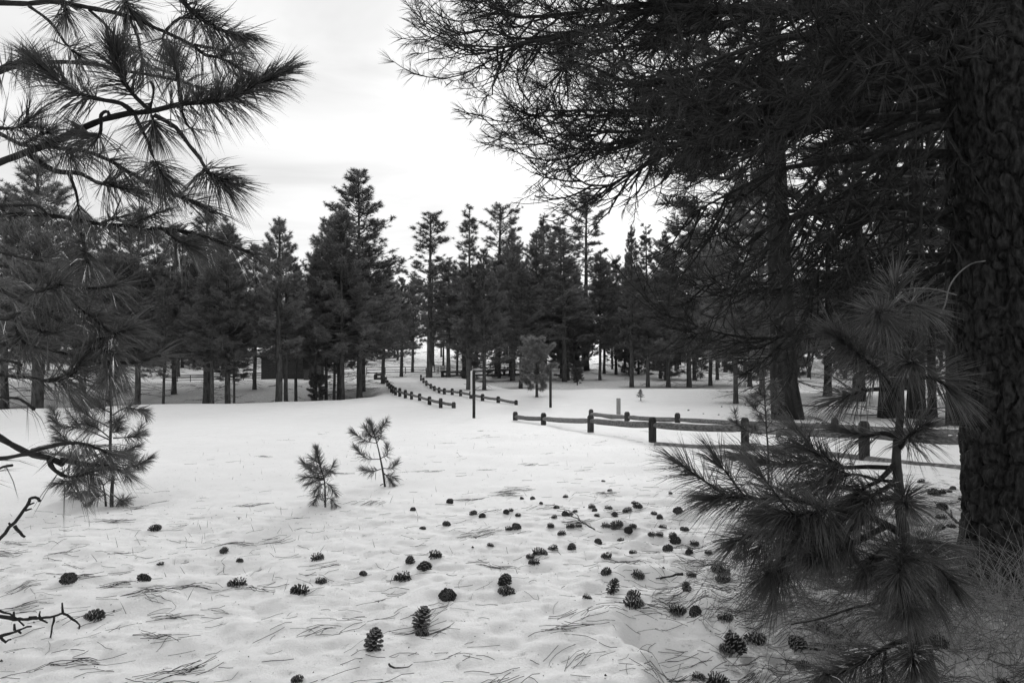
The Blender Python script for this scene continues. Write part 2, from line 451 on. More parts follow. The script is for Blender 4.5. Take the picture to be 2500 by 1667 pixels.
# ------------------------------------------------------------------ pine tree kinds for the woods (10 m tall each, copied and scaled)
def gen_pine(seed, base, rmax, nbr, tw, ntuft, nn, shape='cone', nl=0.24, nw=0.030, dead=10, top_open=0.0):
    r = np.random.default_rng(seed)
    trunk, limbs, crown = Acc(), Acc(), Acc()
    n = 14
    zz = np.linspace(-0.25, 9.85, n)
    off = np.cumsum(r.normal(size=(n, 2)) * 0.018, axis=0); off -= off[0]
    ax = np.column_stack([off, zz])
    rad = 0.17 * (1 - zz / 10.2) ** 0.75 + 0.010
    rad[0] *= 1.25
    trunk.tube(ax, rad, 9)
    def axis_at(h):
        return np.array([np.interp(h, zz, ax[:, 0]), np.interp(h, zz, ax[:, 1]), h])
    UP = np.array([0, 0, 1.0])
    tb, td, tl = [], [], []
    lop = r.random() * 6.28
    # whorls of boughs, closer and shorter toward the tip
    h = base * 10
    while h < 9.7:
        t = (h - base * 10) / (10 - base * 10)
        if shape == 'cone': R0 = rmax * (1 - t) ** 0.85 * min(1, 0.75 + t * 2)
        elif shape == 'ball': R0 = rmax * math.sin(math.pi * (0.18 + 0.80 * t)) ** 0.7
        elif shape == 'round': R0 = rmax * (1 - t ** 1.5) ** 0.9 * min(1, 0.75 + t * 2)
        else: R0 = rmax * (1 - t ** 2.2) ** 0.75 * (0.78 + 0.22 * math.sin(t * 9 + seed))
        R0 = max(R0, 0.20)
        m = r.integers(4, 7) if t < 0.85 else r.integers(3, 5)
        a0 = r.random() * 6.28
        for b in range(m):
            if r.random() < 0.08: continue
            az = a0 + b * 2 * math.pi / m + r.normal() * 0.25
            R = R0 * r.uniform(0.55, 1.18) * (1 + 0.14 * math.cos(az - lop))
            el = math.radians(-6 + 50 * t ** 0.9 + float(np.clip(r.normal() * 12, -20, 12)))
            o = np.array([math.cos(az), math.sin(az), 0])
            k = 6
            s = np.linspace(0, 1, k)[:, None]
            p0 = axis_at(min(9.75, max(base * 10 - 0.3, h + r.normal() * 0.20)))
            side = np.array([-o[1], o[0], 0]) * (r.normal() * 0.12 * R) * s ** 2
            pts = p0 + o * (R * s) + UP * R * (math.tan(el) * s + 0.34 * s ** 2 - 0.14 * s) + side
            limbs.tube(pts, np.linspace(0.010 + 0.015 * R, 0.006, k), 3, False)
            mt = max(2, int(tw * R))
            for q in range(mt + 1):
                f = 1.0 if q == 0 else r.uniform(0.30, 0.97) ** 0.8
                pb, tn, _ = along(pts, np.array([f])); pb, tn = pb[0], tn[0]
                sd = norm(np.cross(tn, UP)) * (1 if q % 2 else -1)
                if q == 0:
                    d, ln = tn, 0.10
                else:
                    d = norm(tn * r.uniform(0.4, 0.9) + sd * r.uniform(0.3, 0.9) + UP * r.uniform(-0.3, 1.0))
                    ln = (0.10 + 0.34 * R * (1.1 - f)) * r.uniform(0.6, 1.2)
                pe = pb + d * ln
                limbs.tube(np.array([pb, pb + d * ln * 0.5 - UP * 0.03 * ln, pe]), [0.008, 0.006, 0.005], 3, False)
                for g in range(ntuft if q else 1):
                    tb.append(pb + d * ln * (1 - 0.55 * g / max(1, ntuft - 1) if g else 1.0)); td.append(norm(d + UP * 0.4)); tl.append(r.uniform(0.75, 1.15))
        h += (0.20 + 0.26 * (1 - t)) * nbr * r.uniform(0.7, 1.3)
    for g in range(4):
        tb.append(axis_at(9.85 - 0.14 * g)); td.append(UP); tl.append(0.8)
    tb, td, tl = np.array(tb), np.array(td), np.array(tl)
    B = np.repeat(tb, nn, 0); D = np.repeat(td, nn, 0); L = np.repeat(tl, nn)
    D = norm(D * 0.55 + r.normal(size=B.shape) * 0.60)
    crown.needles(B, D, L * nl * r.uniform(0.7, 1.1, len(B)), nw, 0, 1, r)
    for q in range(dead):
        hh = r.uniform(0.05, base * 10 + 0.8)
        az = r.random() * 2 * math.pi
        l = r.uniform(0.3, 0.9) * rmax * 0.8
        o = np.array([math.cos(az), math.sin(az), 0])
        s = np.linspace(0, 1, 5)[:, None]
        pts = axis_at(hh) + o * l * s + UP * l * (r.uniform(-0.35, 0.1) * s + r.uniform(-0.2, 0.25) * s ** 2)
        limbs.tube(pts, np.linspace(0.015, 0.004, 5), 3, False)
        for g in range(5):
            f = r.uniform(0.25, 1)
            pb, tn, _ = along(pts, np.array([f])); pb, tn = pb[0], tn[0]
            sd = norm(np.cross(tn, UP)) * r.choice([-1, 1])
            d = norm(tn * 0.7 + sd * 0.7 + UP * r.uniform(-0.6, 0.2))
            limbs.tube(np.array([pb, pb + d * l * r.uniform(0.15, 0.4)]), [0.006, 0.003], 3, False)
    return dict(trunk=trunk.mesh('trunk', M['bark'], True), limbs=limbs.mesh('limbs', M['bark']), crown=crown.mesh('crown', M['crown']),
                r=rmax, tr=0.16)

NL, NW = 0.20, 0.020
KIND = {
    'dense1': gen_pine(1, 0.23, 1.9, .52, 8, 2, 19, 'round', NL, NW, dead=34),
    'dense2': gen_pine(2, 0.27, 1.9, .54, 8, 2, 19, 'cone', NL, NW, dead=32),
    'dense3': gen_pine(3, 0.21, 2.0, .54, 8, 2, 19, 'round', NL, NW, dead=20),
    'cone1': gen_pine(4, 0.27, 1.6, .62, 8, 2, 20, 'cone', NL, NW, dead=20),
    'cone2': gen_pine(5, 0.25, 1.5, .64, 8, 2, 20, 'cone', NL, NW, dead=18),
    'cone3': gen_pine(14, 0.33, 1.5, .68, 8, 2, 24, 'cone', NL, NW, dead=22),
    'open1': gen_pine(6, 0.30, 1.35, .95, 8, 2, 22, 'open', NL, NW, dead=24),
    'open2': gen_pine(7, 0.42, 1.3, 1.05, 8, 2, 20, 'open', NL, NW, dead=24),
    'narrow1': gen_pine(8, 0.27, 0.95, .80, 9, 2, 22, 'cone', NL, NW, dead=18),
    'bush': gen_pine(9, 0.20, 3.2, 1.3, 5, 3, 20, 'ball', nl=0.75, nw=0.040, dead=8),
    'tall': gen_pine(10, 0.24, 1.75, .52, 9, 2, 22, 'cone', 0.15, 0.016, dead=20),
    'low': gen_pine(12, 0.05, 2.1, .9, 7, 2, 20, 'round', 0.24, 0.03, dead=2),
}

FEET = []
def place_tree(kind, x, y, height, rad, trunk_r, label, group=None, name='pine_tree', cat='pine tree', lean=0.0, crown_mat=None, bark=None, rz=None, z=None, parts=True):
    k = KIND[kind]
    e = empty(name, (x, y, gz(x, y) if z is None else z), label, cat, group, RNG.random() * 6.28 if rz is None else rz)
    if lean:
        e.rotation_euler = (0, math.radians(lean), 0)
    s = rad / k['r']; sz = height / 10
    FEET.append((x, y, min(1.6, 0.35 * rad + 0.2)))
    t = link('trunk', k['trunk'], e); t.scale = (trunk_r / k['tr'],) * 2 + (sz,)
    c = link('crown', k['crown'], e); c.scale = (s, s, sz)
    l = link('branches', k['limbs'], e); l.scale = (s, s, sz)
    c['kind'] = 'stuff'; l['kind'] = 'stuff'
    if bark:
        t.data = k.setdefault(bark, k['trunk'].copy()); t.data.materials[0] = M[bark]
    if crown_mat:
        c.data = k.setdefault(crown_mat, k['crown'].copy()); c.data.materials[0] = M[crown_mat]
    return e

K = 2500 / 2352.0
def tree_px(kind, dx, top, hw, tw, label, depth=None, base=None, **kw):
    """position measured in the photograph: trunk x, top y, half width, trunk width; depth in metres or y of the foot"""
    px = dx * K
    if depth is None:
        h = ground_hit(px, base * K); x, y = h[0], h[1]
    else:
        x, y = P(px, 900, depth)[0], depth
    zt = P(px, top * K, y)[2]
    z0 = gz(x, y)
    return place_tree(kind, x, y, zt - z0, hw * K / F * y, tw * K / F * y / 2, label, **kw)

MW = 'pines at the edge of the woods'
LEFT = [
 ('dense1', 85, 365, 125, 24, 'tall broad dark pine at the far left behind the overhanging boughs', 31.5),
 ('dense2', 10, 430, 105, 16, 'dark pine cut by the left edge of the picture', 37),
 ('dense3', 190, 500, 95, 14, 'dark pine second from the left edge, half hidden by needles', 42),
 ('dense2', 250, 560, 80, 12, 'pine standing behind the tall left sapling', 38),
 ('dense1', 316, 480, 105, 12, 'pine with a straight grey trunk right behind the left sapling top', 36.5),
 ('open1', 376, 640, 40, 6, 'slim pine with a very thin black trunk', 33),
 ('dense3', 400, 520, 90, 10, 'bushy pine between thin black trunk and thick dark trunk', 44),
 ('dense1', 475, 485, 95, 17, 'pine with the thickest dark trunk, brown litter round its foot', 37),
 ('cone1', 487, 590, 62, 9, 'pine with a smooth grey trunk just in front of the thickest dark trunk', 33),
 ('dense2', 524, 500, 80, 12, 'grey barked pine with many bare low twigs left of the cabin', 33.5),
 ('narrow1', 538, 650, 40, 5, 'thin young pine beside the grey barked pine', 34),
 ('dense3', 585, 565, 62, 8, 'pine behind bare twigs just left of the cabin', 46),
 ('cone3', 641, 494, 62, 15, 'pointed pine with a thick trunk in front of the cabin', 34.5),
 ('cone3', 656, 570, 48, 9, 'second trunk beside the pointed pine in front of the cabin', 36),
 ('cone3', 680, 600, 40, 7, 'leaning thin pine in front of the cabin wall', 39),
 ('cone3', 725, 570, 38, 8, 'small pointed pine between the cabin roof and the tallest pine', 38),
 ('dense1', 750, 505, 72, 7, 'broad shouldered pine left of the tallest pine', 40),
 ('narrow1', 767, 540, 55, 6, 'slim dark pine, left of a pair with close trunks', 41),
 ('dense3', 778, 580, 60, 7, 'slim dark pine, right of a pair with close trunks', 42),
 ('dense2', 786, 470, 92, 12, 'pine with pale grey trunk below the tallest crown', 38),
 ('tall', 826, 386, 122, 12, 'tallest pine of the woods with airy pointed crown', 41),
 ('dense1', 833, 560, 80, 11, 'dark thick pine at the bank left of the path fence', 45),
 ('dense3', 880, 610, 62, 8, 'low dense pine right of the tallest pine above the path', 52),
]
for kind, dx, top, hw, tw, lab, dep in LEFT:
    tree_px(kind, dx, top, hw * 1.22, tw, lab, depth=dep, group=MW)
tree_px('dense3', 922, 640, 48, 7, 'dense pine closing the gap right of the tallest pine', depth=63, group=MW)
tree_px('cone1', 948, 655, 36, 6, 'small pointed pine far up the snowy path', depth=74, group=MW)
CENTRE = [
 ('open1', 985, 490, 66, 12, 'solitary looking pine with thick trunk beside the metal railing', 866),
 ('dense2', 1029, 590, 52, 9, 'pine between the railing pine and the thin black trunk', 866),
 ('open1', 1050, 640, 38, 5, 'thin pine just left of the slender tall pine', 862),
 ('narrow1', 1077, 474, 42, 10, 'slender tall pine left of the leftmost dark sign post', 894),
 ('dense3', 1112, 575, 46, 8, 'short pine with drooping low twigs behind the sign post', 896),
 ('open2', 1143, 470, 66, 13, 'pine with round open crown and thick black trunk', 864),
 ('dense1', 1172, 560, 62, 7, 'dense pine behind the low dark rail fence', 864),
 ('dense2', 1196, 610, 52, 8, 'pine with short dark trunk left of the pale bushy pine', 892),
 ('dense3', 1232, 540, 72, 8, 'wide dense pine above the pale bushy pine', 872),
 ('cone1', 1247, 492, 52, 8, 'pine with sharp tip just behind the wide dense pine', 862),
 ('narrow1', 1291, 496, 46, 9, 'narrow pine between the sharp tipped pine and the bare tall pine', 869),
 ('open2', 1347, 441, 68, 12, 'tall pale trunked pine with thin see through crown', 851),
 ('dense1', 1318, 620, 55, 6, 'low dark pine in front of the pale tall trunk', 856),
 ('dense2', 1388, 600, 52, 6, 'low pine right of the pale tall trunk', 858),
 ('cone2', 1415, 590, 42, 6, 'small pine with a short trunk by the bright snow gap', 861),
 ('cone2', 1451, 524, 36, 9, 'pointed pine, left of two similar pines before the dark grove', 889),
 ('narrow1', 1488, 518, 32, 8, 'slim pine, right of two similar pines before the dark grove', 889),
 ('dense3', 1535, 590, 62, 9, 'bushy pine at the left end of the dark grove', 889),
 ('dense1', 1583, 470, 92, 10, 'broad dark pine reaching up to the overhanging boughs', 889),
 ('dense2', 1632, 520, 80, 8, 'pine behind the broad dark pine of the grove', 886),
]
for kind, dx, top, hw, tw, lab, by in CENTRE:
    tree_px(kind, dx, top, hw * 1.25, tw, lab, base=by, group=MW)

tree_px('dense3', 1690, 430, 110, 10, 'dark pine with low crown left of the thick leaning trunk', depth=30, group=MW)
tree_px('dense1', 1750, 380, 120, 12, 'dark pine directly behind the thick leaning trunk', depth=34, group=MW)
# the dark grove on the right
GR = 'pines of the dark grove'
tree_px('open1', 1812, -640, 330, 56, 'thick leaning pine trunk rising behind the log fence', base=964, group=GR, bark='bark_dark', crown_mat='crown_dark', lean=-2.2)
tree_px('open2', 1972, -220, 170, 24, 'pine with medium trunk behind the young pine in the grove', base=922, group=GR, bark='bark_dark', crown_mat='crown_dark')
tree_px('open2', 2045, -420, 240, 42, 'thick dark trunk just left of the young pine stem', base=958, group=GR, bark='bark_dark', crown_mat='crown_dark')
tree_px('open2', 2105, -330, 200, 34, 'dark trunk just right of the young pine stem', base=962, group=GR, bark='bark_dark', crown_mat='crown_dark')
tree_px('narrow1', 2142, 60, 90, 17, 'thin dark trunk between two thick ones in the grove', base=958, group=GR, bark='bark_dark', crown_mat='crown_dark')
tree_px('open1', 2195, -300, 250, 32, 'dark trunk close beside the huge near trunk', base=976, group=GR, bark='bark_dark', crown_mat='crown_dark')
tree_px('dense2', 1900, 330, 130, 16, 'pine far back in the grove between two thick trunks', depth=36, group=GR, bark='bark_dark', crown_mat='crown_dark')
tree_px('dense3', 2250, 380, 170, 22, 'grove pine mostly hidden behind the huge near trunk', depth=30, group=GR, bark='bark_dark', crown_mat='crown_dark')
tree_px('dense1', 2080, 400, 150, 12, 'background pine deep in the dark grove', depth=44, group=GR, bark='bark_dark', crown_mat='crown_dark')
tree_px('bush', 1722, 750, 62, 10, 'low dark juniper bush at the foot of the grove', base=888, name='juniper_bush', cat='bush')

tree_px('bush', 1233, 788, 41, 6, 'pale grey bushy young pine between two sign posts', base=913, cat='young pine', crown_mat='crown_light')
tree_px('bush', 1326, 848, 16, 2.5, 'small dark sapling in the snow gap right of the posts', base=884, cat='sapling', name='pine_sapling')
tree_px('cone1', 1472, 893, 10, 2, 'tiny lone sapling on open snow behind the short pale stake', base=920, cat='sapling', name='pine_sapling')
tree_px('bush', 728, 865, 22, 3, 'small bushy sapling in the hollow in front of the cabin', depth=38, cat='sapling', name='pine_sapling')

# far woods
rf = np.random.default_rng(77)
kinds = ['dense1', 'dense2', 'dense3', 'cone1', 'cone2', 'low', 'low', 'low', 'open1']
cnt = 0
for q in range(1000):
    y = rf.uniform(62, 135); x = rf.uniform(-0.80, 0.80) * y
    px = 1250 + F * x / y
    if 905 < px < 1060 and y < 92: continue
    if 1405 < px < 1450 and y < 80: continue
    place_tree(rf.choice(kinds), x, y, rf.uniform(9, 14.5), rf.uniform(2.1, 3.6), rf.uniform(0.12, 0.22),
               'small distant pine in the far woods behind the clearing', 'distant pines of the far woods')
    cnt += 1
    if cnt >= 235: break

xcg = np.interp(YY, FC_Y, FC_X); xdg = np.interp(YY, FD_Y, FD_X)
dirt = 0.85 * sstep(0.55, 1.5, XX - 0.45 * (YY - 3.2) + 0.8 * fbm(XX * 1.5, YY * 1.5, 91, 3)) * (1 - sstep(6.5, 9.5, YY)) + 0.05 * (1 - sstep(4.5, 8, YY))
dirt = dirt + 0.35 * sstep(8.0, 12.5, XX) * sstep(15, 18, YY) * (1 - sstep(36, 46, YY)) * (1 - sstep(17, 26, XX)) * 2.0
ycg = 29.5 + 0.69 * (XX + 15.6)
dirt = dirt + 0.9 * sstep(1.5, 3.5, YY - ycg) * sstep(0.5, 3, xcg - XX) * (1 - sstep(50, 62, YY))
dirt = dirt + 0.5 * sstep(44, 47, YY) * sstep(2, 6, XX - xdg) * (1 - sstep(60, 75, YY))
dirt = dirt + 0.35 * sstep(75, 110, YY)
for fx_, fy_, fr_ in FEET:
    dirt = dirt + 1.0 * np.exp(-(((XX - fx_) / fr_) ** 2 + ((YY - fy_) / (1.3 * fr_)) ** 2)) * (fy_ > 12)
at = ground.data.attributes.new('dirt', 'FLOAT', 'POINT')
at.data.foreach_set('value', np.clip(dirt, 0, 1.3).astype(np.float32).ravel())


# ------------------------------------------------------------------ cabin in the trees
cb = ground_hit(700, 925)
cx0, cx1 = P(655, 900, cb[1])[0], P(739, 900, cb[1])[0]
rx = P(705, 900, cb[1])[0]
z0 = cb[2]
zr = P(705, 836, cb[1])[2]; 
e = empty('cabin', (rx, cb[1] + 3, z0), 'dark cabin with snow edged sloping roof behind the trunks', 'cabin')
slope = (zr - P(792, 875, cb[1])[2]) / (P(792, 900, cb[1])[0] - rx)
def rl(x): return zr - slope * abs(x - rx)
a = Acc()
L_ = 6.0
yv = cb[1]
prof = [(cx0 - .6, z0 - .4), (cx1, z0 - .4), (cx1, rl(cx1) - .12), (rx, zr - .12), (cx0 - .6, rl(cx0 - .6) - .12)]
v = [(x, yv, z) for x, z in prof] + [(x, yv + L_, z) for x, z in prof]
a.add(np.array(v) - np.array(e.location), [[0, 1, 2], [0, 2, 3], [0, 3, 4], [7, 6, 5], [8, 7, 5], [9, 8, 5]], [[k, (k + 5), (k + 1) % 5 + 5, (k + 1) % 5] for k in range(5)])
a.build('wall', M['darkwood'], e)
xe1, xe0 = P(792, 900, yv)[0], P(628, 900, yv)[0]
def roofslab(xa, xb, lift, th, y0, y1):
    a = Acc()
    q = [(xa, rl(xa) + lift), (xb, rl(xb) + lift), (xb, rl(xb) + lift + th), (xa, rl(xa) + lift + th)]
    v = [(x, y0, z) for x, z in q] + [(x, y1, z) for x, z in q]
    a.add(np.array(v) - np.array(e.location), None, [[0, 1, 2, 3], [7, 6, 5, 4], [0, 4, 5, 1], [1, 5, 6, 2], [2, 6, 7, 3], [3, 7, 4, 0]])
    return a
for xa, xb in ((rx + .01, xe1), (rx - .01, xe0)):
    rf_ = roofslab(xa, xb, -0.1, 0.14, yv - .5, yv + L_ + .5).build('roof', M['darkwood'], e)
    roofslab(xa, xb, 0.045, 0.13, yv - .42, yv + L_ + .4).build('roof_snow', M['snow'], rf_)
a = Acc(); px_ = P(786, 900, yv)[0]
a.box((px_ - e.location.x, -3 + .2, (rl(px_) - z0) / 2 - .2), (.09, .09, (rl(px_) - z0) / 2 + .1)); a.build('porch_post', M['darkwood'], e)
a = Acc(); a.box(((cx1 + px_) / 2 - e.location.x, -1.5, -.02), ((px_ - cx1) / 2, 1.4, .22)); a.build('porch_deck', M['darkwood'], e)
bx = P(748, 900, yv - .8)[0]
be = empty('rubbish_bin', (bx, yv - .8, gz(bx, yv - .8)), 'black square bin beside the cabin corner', 'bin')
a = Acc(); a.box((0, 0, .3), (.17, .2, .5)); a.build('body', M['metal'], be)
a = Acc(); a.box((0, 0, .83), (.20, .23, .03)); a.build('lid', M['metal'], be)

# ------------------------------------------------------------------ log fences
def post_mesh(acc, base, h, w, sides=10):
    base = np.asarray(base, float)
    z = np.array([-0.35, 0.0, h - 0.3 * w, h - 0.06 * w, h])
    rr = np.array([1.0, 1.0, 1.0, 0.72, 0.62]) * w / 2
    acc.tube(np.column_stack([np.zeros(5), np.zeros(5), z]) + base, rr, sides)

def fence(label, posts, rail_y, w=0.15, rail_r=0.055, group='log fences along the path', rails=True, postmat='post', railmat='rail', name='log_fence', snow=False):
    """posts: (x, top y, foot y) in the photograph; feet stand on the snow"""
    hits = [ground_hit(p[0], p[2]) for p in posts]
    root = empty(name, hits[0], label, 'fence', group)
    off = hits[0]
    tops = []
    for p, h in zip(posts, hits):
        hh = max(0.16, (p[2] - p[1]) / F * h[1])
        a = Acc(); post_mesh(a, h - off, hh, w * RNG.uniform(0.93, 1.06)); o = a.build('post', M[postmat], root, True)
        o.data.polygons.foreach_set('use_smooth', np.zeros(len(o.data.polygons), bool))
        tops.append(hh)
    for q in range(len(posts) - 1):
        zs = []
        for k in (q, q + 1):
            zs.append(P(posts[k][0], rail_y[k], hits[k][1])[2])
        A = np.array([hits[q][0], hits[q][1], zs[0]]) - off; B = np.array([hits[q + 1][0], hits[q + 1][1], zs[1]]) - off
        s = np.linspace(0, 1, 9)
        pts = A + (B - A) * s[:, None]
        pts[:, 2] += -0.02 * np.sin(s * math.pi) + RNG.normal(size=9) * 0.0015
        rr = rail_r * (1 + 0.025 * RNG.normal(size=9)); rr[0] *= 0.75; rr[-1] *= 0.75
        a = Acc(); a.tube(pts, rr, 10); ro = a.build('rail', M[railmat], root, True)
        if snow:
            for g in range(RNG.integers(1, 3)):
                c0 = RNG.uniform(.12, .8); c1 = min(.95, c0 + RNG.uniform(.04, .14))
                pp, _, _ = along(pts, np.linspace(c0, c1, 7)); pp[:, 2] += rail_r * .88
                a = Acc(); a.tube(pp, rail_r * .34 * np.array([.15, .7, .9, 1, .8, .6, .1]) * RNG.uniform(.7, 1.1, 7), 7); a.build('snow_patch', M['snow'], ro, True)
    return root, hits

fA, hA = fence('near log fence running toward the huge trunk on the right', [(1258, 1005, 1025), (1327, 1008, 1036), (1442, 1013, 1056), (1593, 1018, 1080), (1819, 1020, 1098), (2110, 1028, 1122), (2420, 1036, 1150)],
      [1017, 1022, 1027, 1037, 1046, 1059, 1077], rail_r=0.062, snow=True)
# low log lying in the snow under the near fence
off = np.array(fA.location)
pts = np.array([ground_hit(x, y) + np.array([0, 0, 0.0]) for x, y in ((1600, 1086), (1660, 1091), (1720, 1094), (1770, 1094), (1830, 1097), (1990, 1110), (2150, 1126), (2250, 1136), (2360, 1146))])
a = Acc(); pp = spline(pts, 0.3); pp[:, 2] = pp[:, 2] * .3 + .7 * np.interp(np.arange(len(pp)), [0, len(pp) - 1], [pp[0, 2], pp[-1, 2]])
a.tube(pp - off, 0.055, 10); a.build('lower_rail', M['rail'], fA, True)
fence('log fence just behind the near one with fewer posts showing', [(1443, 999, 1015), (1531, 1005, 1029), (1654, 1008, 1033), (2038, 1021, 1055), (2400, 1030, 1075)],
      [1010, 1018, 1024, 1041, 1058], rail_r=0.062)
C = [(1107.7, 981.4, 996.6), (1075.9, 972, 995), (1048.6, 968, 986.8), (1024.5, 960.5, 979), (1004.8, 955.5, 974.5), (989.7, 951.5, 971.5), (975.9, 947, 968), (965.7, 945, 965), (960, 941.5, 960), (955.5, 938.5, 956), (950.5, 934.5, 949), (946, 928, 943), (942.5, 920, 934), (937.5, 913, 928)]
fence('log fence along the left side of the distant snowy path', C, [p[1] + (p[2] - p[1]) * .42 for p in C], w=0.165, rail_r=0.06)
D = [(1260, 977, 990.4), (1216.5, 967.5, 983.6), (1178, 961.5, 978.8), (1149.5, 954.7, 972.5), (1124.7, 951, 967), (1104, 948, 964.5), (1085, 947.5, 962.5), (1072, 945, 959), (1060.7, 942, 954), (1051.8, 936.5, 948), (1041, 928.5, 942), (1034, 922, 935), (1027.7, 915, 929)]
fence('log fence along the right side of the distant snowy path', D, [p[1] + (p[2] - p[1]) * .42 for p in D], w=0.165, rail_r=0.06)
E = [(1080, 906, 921), (1127, 905, 919), (1231, 901, 917), (1330, 900, 915)]
r_, h_ = fence('low dark two rail fence in front of the central trunks', E, [908, 907.5, 903, 902], w=0.28, rail_r=0.09, postmat='darkwood', railmat='darkwood', name='rail_fence', group=None)
off = np.array(r_.location)
for q in range(3):
    A, B = h_[q] - off, h_[q + 1] - off
    a = Acc(); a.tube(np.linspace(A + [0, 0, .12], B + [0, 0, .12], 4), 0.09, 8); a.build('rail', M['darkwood'], r_)
G = [(917, 913, 927), (933, 911, 927), (937, 908, 927)]
r_, h_ = fence('short dark fence panel at the far left end of the path', G[:2], [914, 913], w=0.3, rail_r=0.10, postmat='darkwood', railmat='darkwood', name='rail_fence', group=None)
off = np.array(r_.location)
a = Acc(); a.tube(np.linspace(h_[0] - off + [0, 0, .1], h_[1] - off + [0, 0, .1], 3), 0.09, 8); a.build('rail', M['darkwood'], r_)

def pipe_fence(label, pts, hpx, npost, nrail=3, r=0.035):
    hs = [ground_hit(*p) for p in pts]
    root = empty('metal_railing', hs[0], label, 'railing'); off = hs[0]
    line = spline(np.array(hs), 0.5)
    hh = hpx / F * hs[0][1]
    pos, _, _ = along(line, np.linspace(0, 1, npost))
    for p in pos:
        p[2] = gz(p[0], p[1])
        a = Acc(); a.tube(np.array([p - off - [0, 0, .2], p - off + [0, 0, hh]]), r * 1.15, 6); a.build('post', M['metal'], root)
    for k in range(nrail):
        q = pos.copy() - off; q[:, 2] += hh * (1 - 0.36 * k) - .02
        a = Acc(); a.tube(q, r, 6); a.build('rail', M['metal'], root)
pipe_fence('thin metal pipe railing crossing the far end of the path', [(895, 914), (960, 912), (1012, 913), (1090, 910)], 17, 9)
pipe_fence('metal pipe railing behind the central trunks', [(1060, 909), (1160, 906), (1260, 905)], 18, 8)
pipe_fence('distant rail fence seen between trunks on the left', [(400, 932), (520, 930), (640, 925)], 17, 9, 3, 0.03)

# ------------------------------------------------------------------ posts and signs
def sq_post(name, px, top, foot, wpx, label, mat, cat, extra=None):
    h = ground_hit(px, foot)
    root = empty(name, h, label, cat)
    w = wpx / F * h[1]
    zt = P(px, top, h[1])[2] - h[2]
    a = Acc(); a.box((0, 0, zt / 2 - .2), (w / 2, w / 2, zt / 2 + .2), 0.2)
    o = a.build('post', M[mat], root)
    bv = o.modifiers.new('bevel', 'BEVEL'); bv.width = w * 0.08; bv.segments = 2
    return root, h, w, zt
r_, h, w, zt = sq_post('sign_post', 1157, 904, 1020, 6.5, 'tall dark sign post with a white board seen edge on', 'darkwood', 'sign post')
s0 = P(1154, 905, h[1])[2] - h[2]; s1 = P(1154, 962, h[1])[2] - h[2]
a = Acc(); a.box((-w / 2 - .018, -.02, (s0 + s1) / 2), (.016, .22, (s0 - s1) / 2), -0.09); a.build('sign_board', M['signface'], r_)
a = Acc(); a.box((-w / 2 - .036, -.02, s1 + .25), (.003, .12, .10), -0.09); a.build('sign_plate', M['rail'], r_)
sq_post('sign_post', 1344, 903, 996, 5.5, 'tall plain dark post right of the pale bushy pine', 'darkwood', 'sign post')
sq_post('stake', 1510, 972, 1011, 8.5, 'short pale wooden stake on open snow behind the fence', 'palewood', 'stake')
r_, h, w, zt = sq_post('lamp_pole', 982, 862, 912, 2.2, 'thin dark pole standing at the metal railing', 'metal', 'pole')
a = Acc(); a.box((0, 0, zt * .45), (w * 1.2, w, zt * .06)); a.build('bracket', M['metal'], r_)
# ------------------------------------------------------------------ the huge trunk on the right with its boughs
BX, BY = 3.585, 4.75
BZ = gz(BX, BY)
big = empty('pine_tree', (BX, BY, BZ), 'huge rough barked pine trunk at the right edge with long drooping boughs', 'pine tree')
def trunk_axis(z):
    return np.stack([-0.05 * z, 0.01 * z, z], -1)
def big_trunk():
    nt_, nz_ = 320, 440
    th = np.linspace(0, 2 * math.pi, nt_, endpoint=False); z = np.linspace(-0.25, 4.9, nz_)
    T, Z = np.meshgrid(th, z)
    R = 0.40 - 0.012 * Z + 0.10 * np.exp(-np.clip(Z + 0.05, 0, 9) / 0.22)
    r = np.random.default_rng(5)
    # bark plates: cells long in z with deep furrows between
    u = T / (2 * math.pi) * 18; v = Z / 0.26
    wx = fbm(u * 0.8, v * 1.1, 3, 4) * 2.6; wy = fbm(u * 0.8 + 9, v * 1.1, 7, 4) * 2.2
    u2, v2 = u + wx, v + wy
    iu, iv = np.floor(u2), np.floor(v2)
    f1 = np.full(u.shape, 9.0); f2 = np.full(u.shape, 9.0); hid = np.zeros(u.shape)
    for a in (-1, 0, 1):
        for b in (-1, 0, 1):
            cu, cv = iu + a, iv + b
            cm = np.mod(cu, 18)
            s = np.sin(cm * 12.98 + cv * 78.23) * 43758.5; s -= np.floor(s)
            t = np.sin(cm * 39.34 + cv * 11.13) * 24634.6; t -= np.floor(t)
            d = np.hypot(cu + s - u2, (cv + t - v2))
            nf = d < f1
            f2 = np.where(nf, f1, np.minimum(f2, d)); hid = np.where(nf, s, hid); f1 = np.where(nf, d, f1)
    e = f2 - f1
    fur = np.abs(fbm(u * 0.8, v * 0.30, 83, 4))
    disp = 0.036 * sstep(0.0, 0.25, e) + 0.040 * sstep(0.0, 0.08, fur) + 0.024 * hid + 0.014 * fbm(T * 16, Z * 9, 13, 3) + 0.016 * fbm(T * 48, Z * 30, 17, 3)
    R = R + disp - 0.06 + 0.03 * fbm(T / 6.283 * 6, Z * 0.8, 29, 2)
    ax = trunk_axis(Z)
    V = np.stack([ax[..., 0] + R * np.cos(T), ax[..., 1] + R * np.sin(T), Z], -1).reshape(-1, 3)
    i = np.arange(nz_ - 1)[:, None] * nt_; j = np.arange(nt_)[None, :]; k = (j + 1) % nt_
    a = Acc(); a.add(V, None, np.stack([i + j, i + k, i + nt_ + k, i + nt_ + j], -1).reshape(-1, 4))
    zz = np.linspace(4.85, 15, 12)
    a.tube(trunk_axis(zz), np.linspace(0.335, 0.04, 12), 16)
    return a
big_trunk().build('trunk', M['bark_near'], big, True)
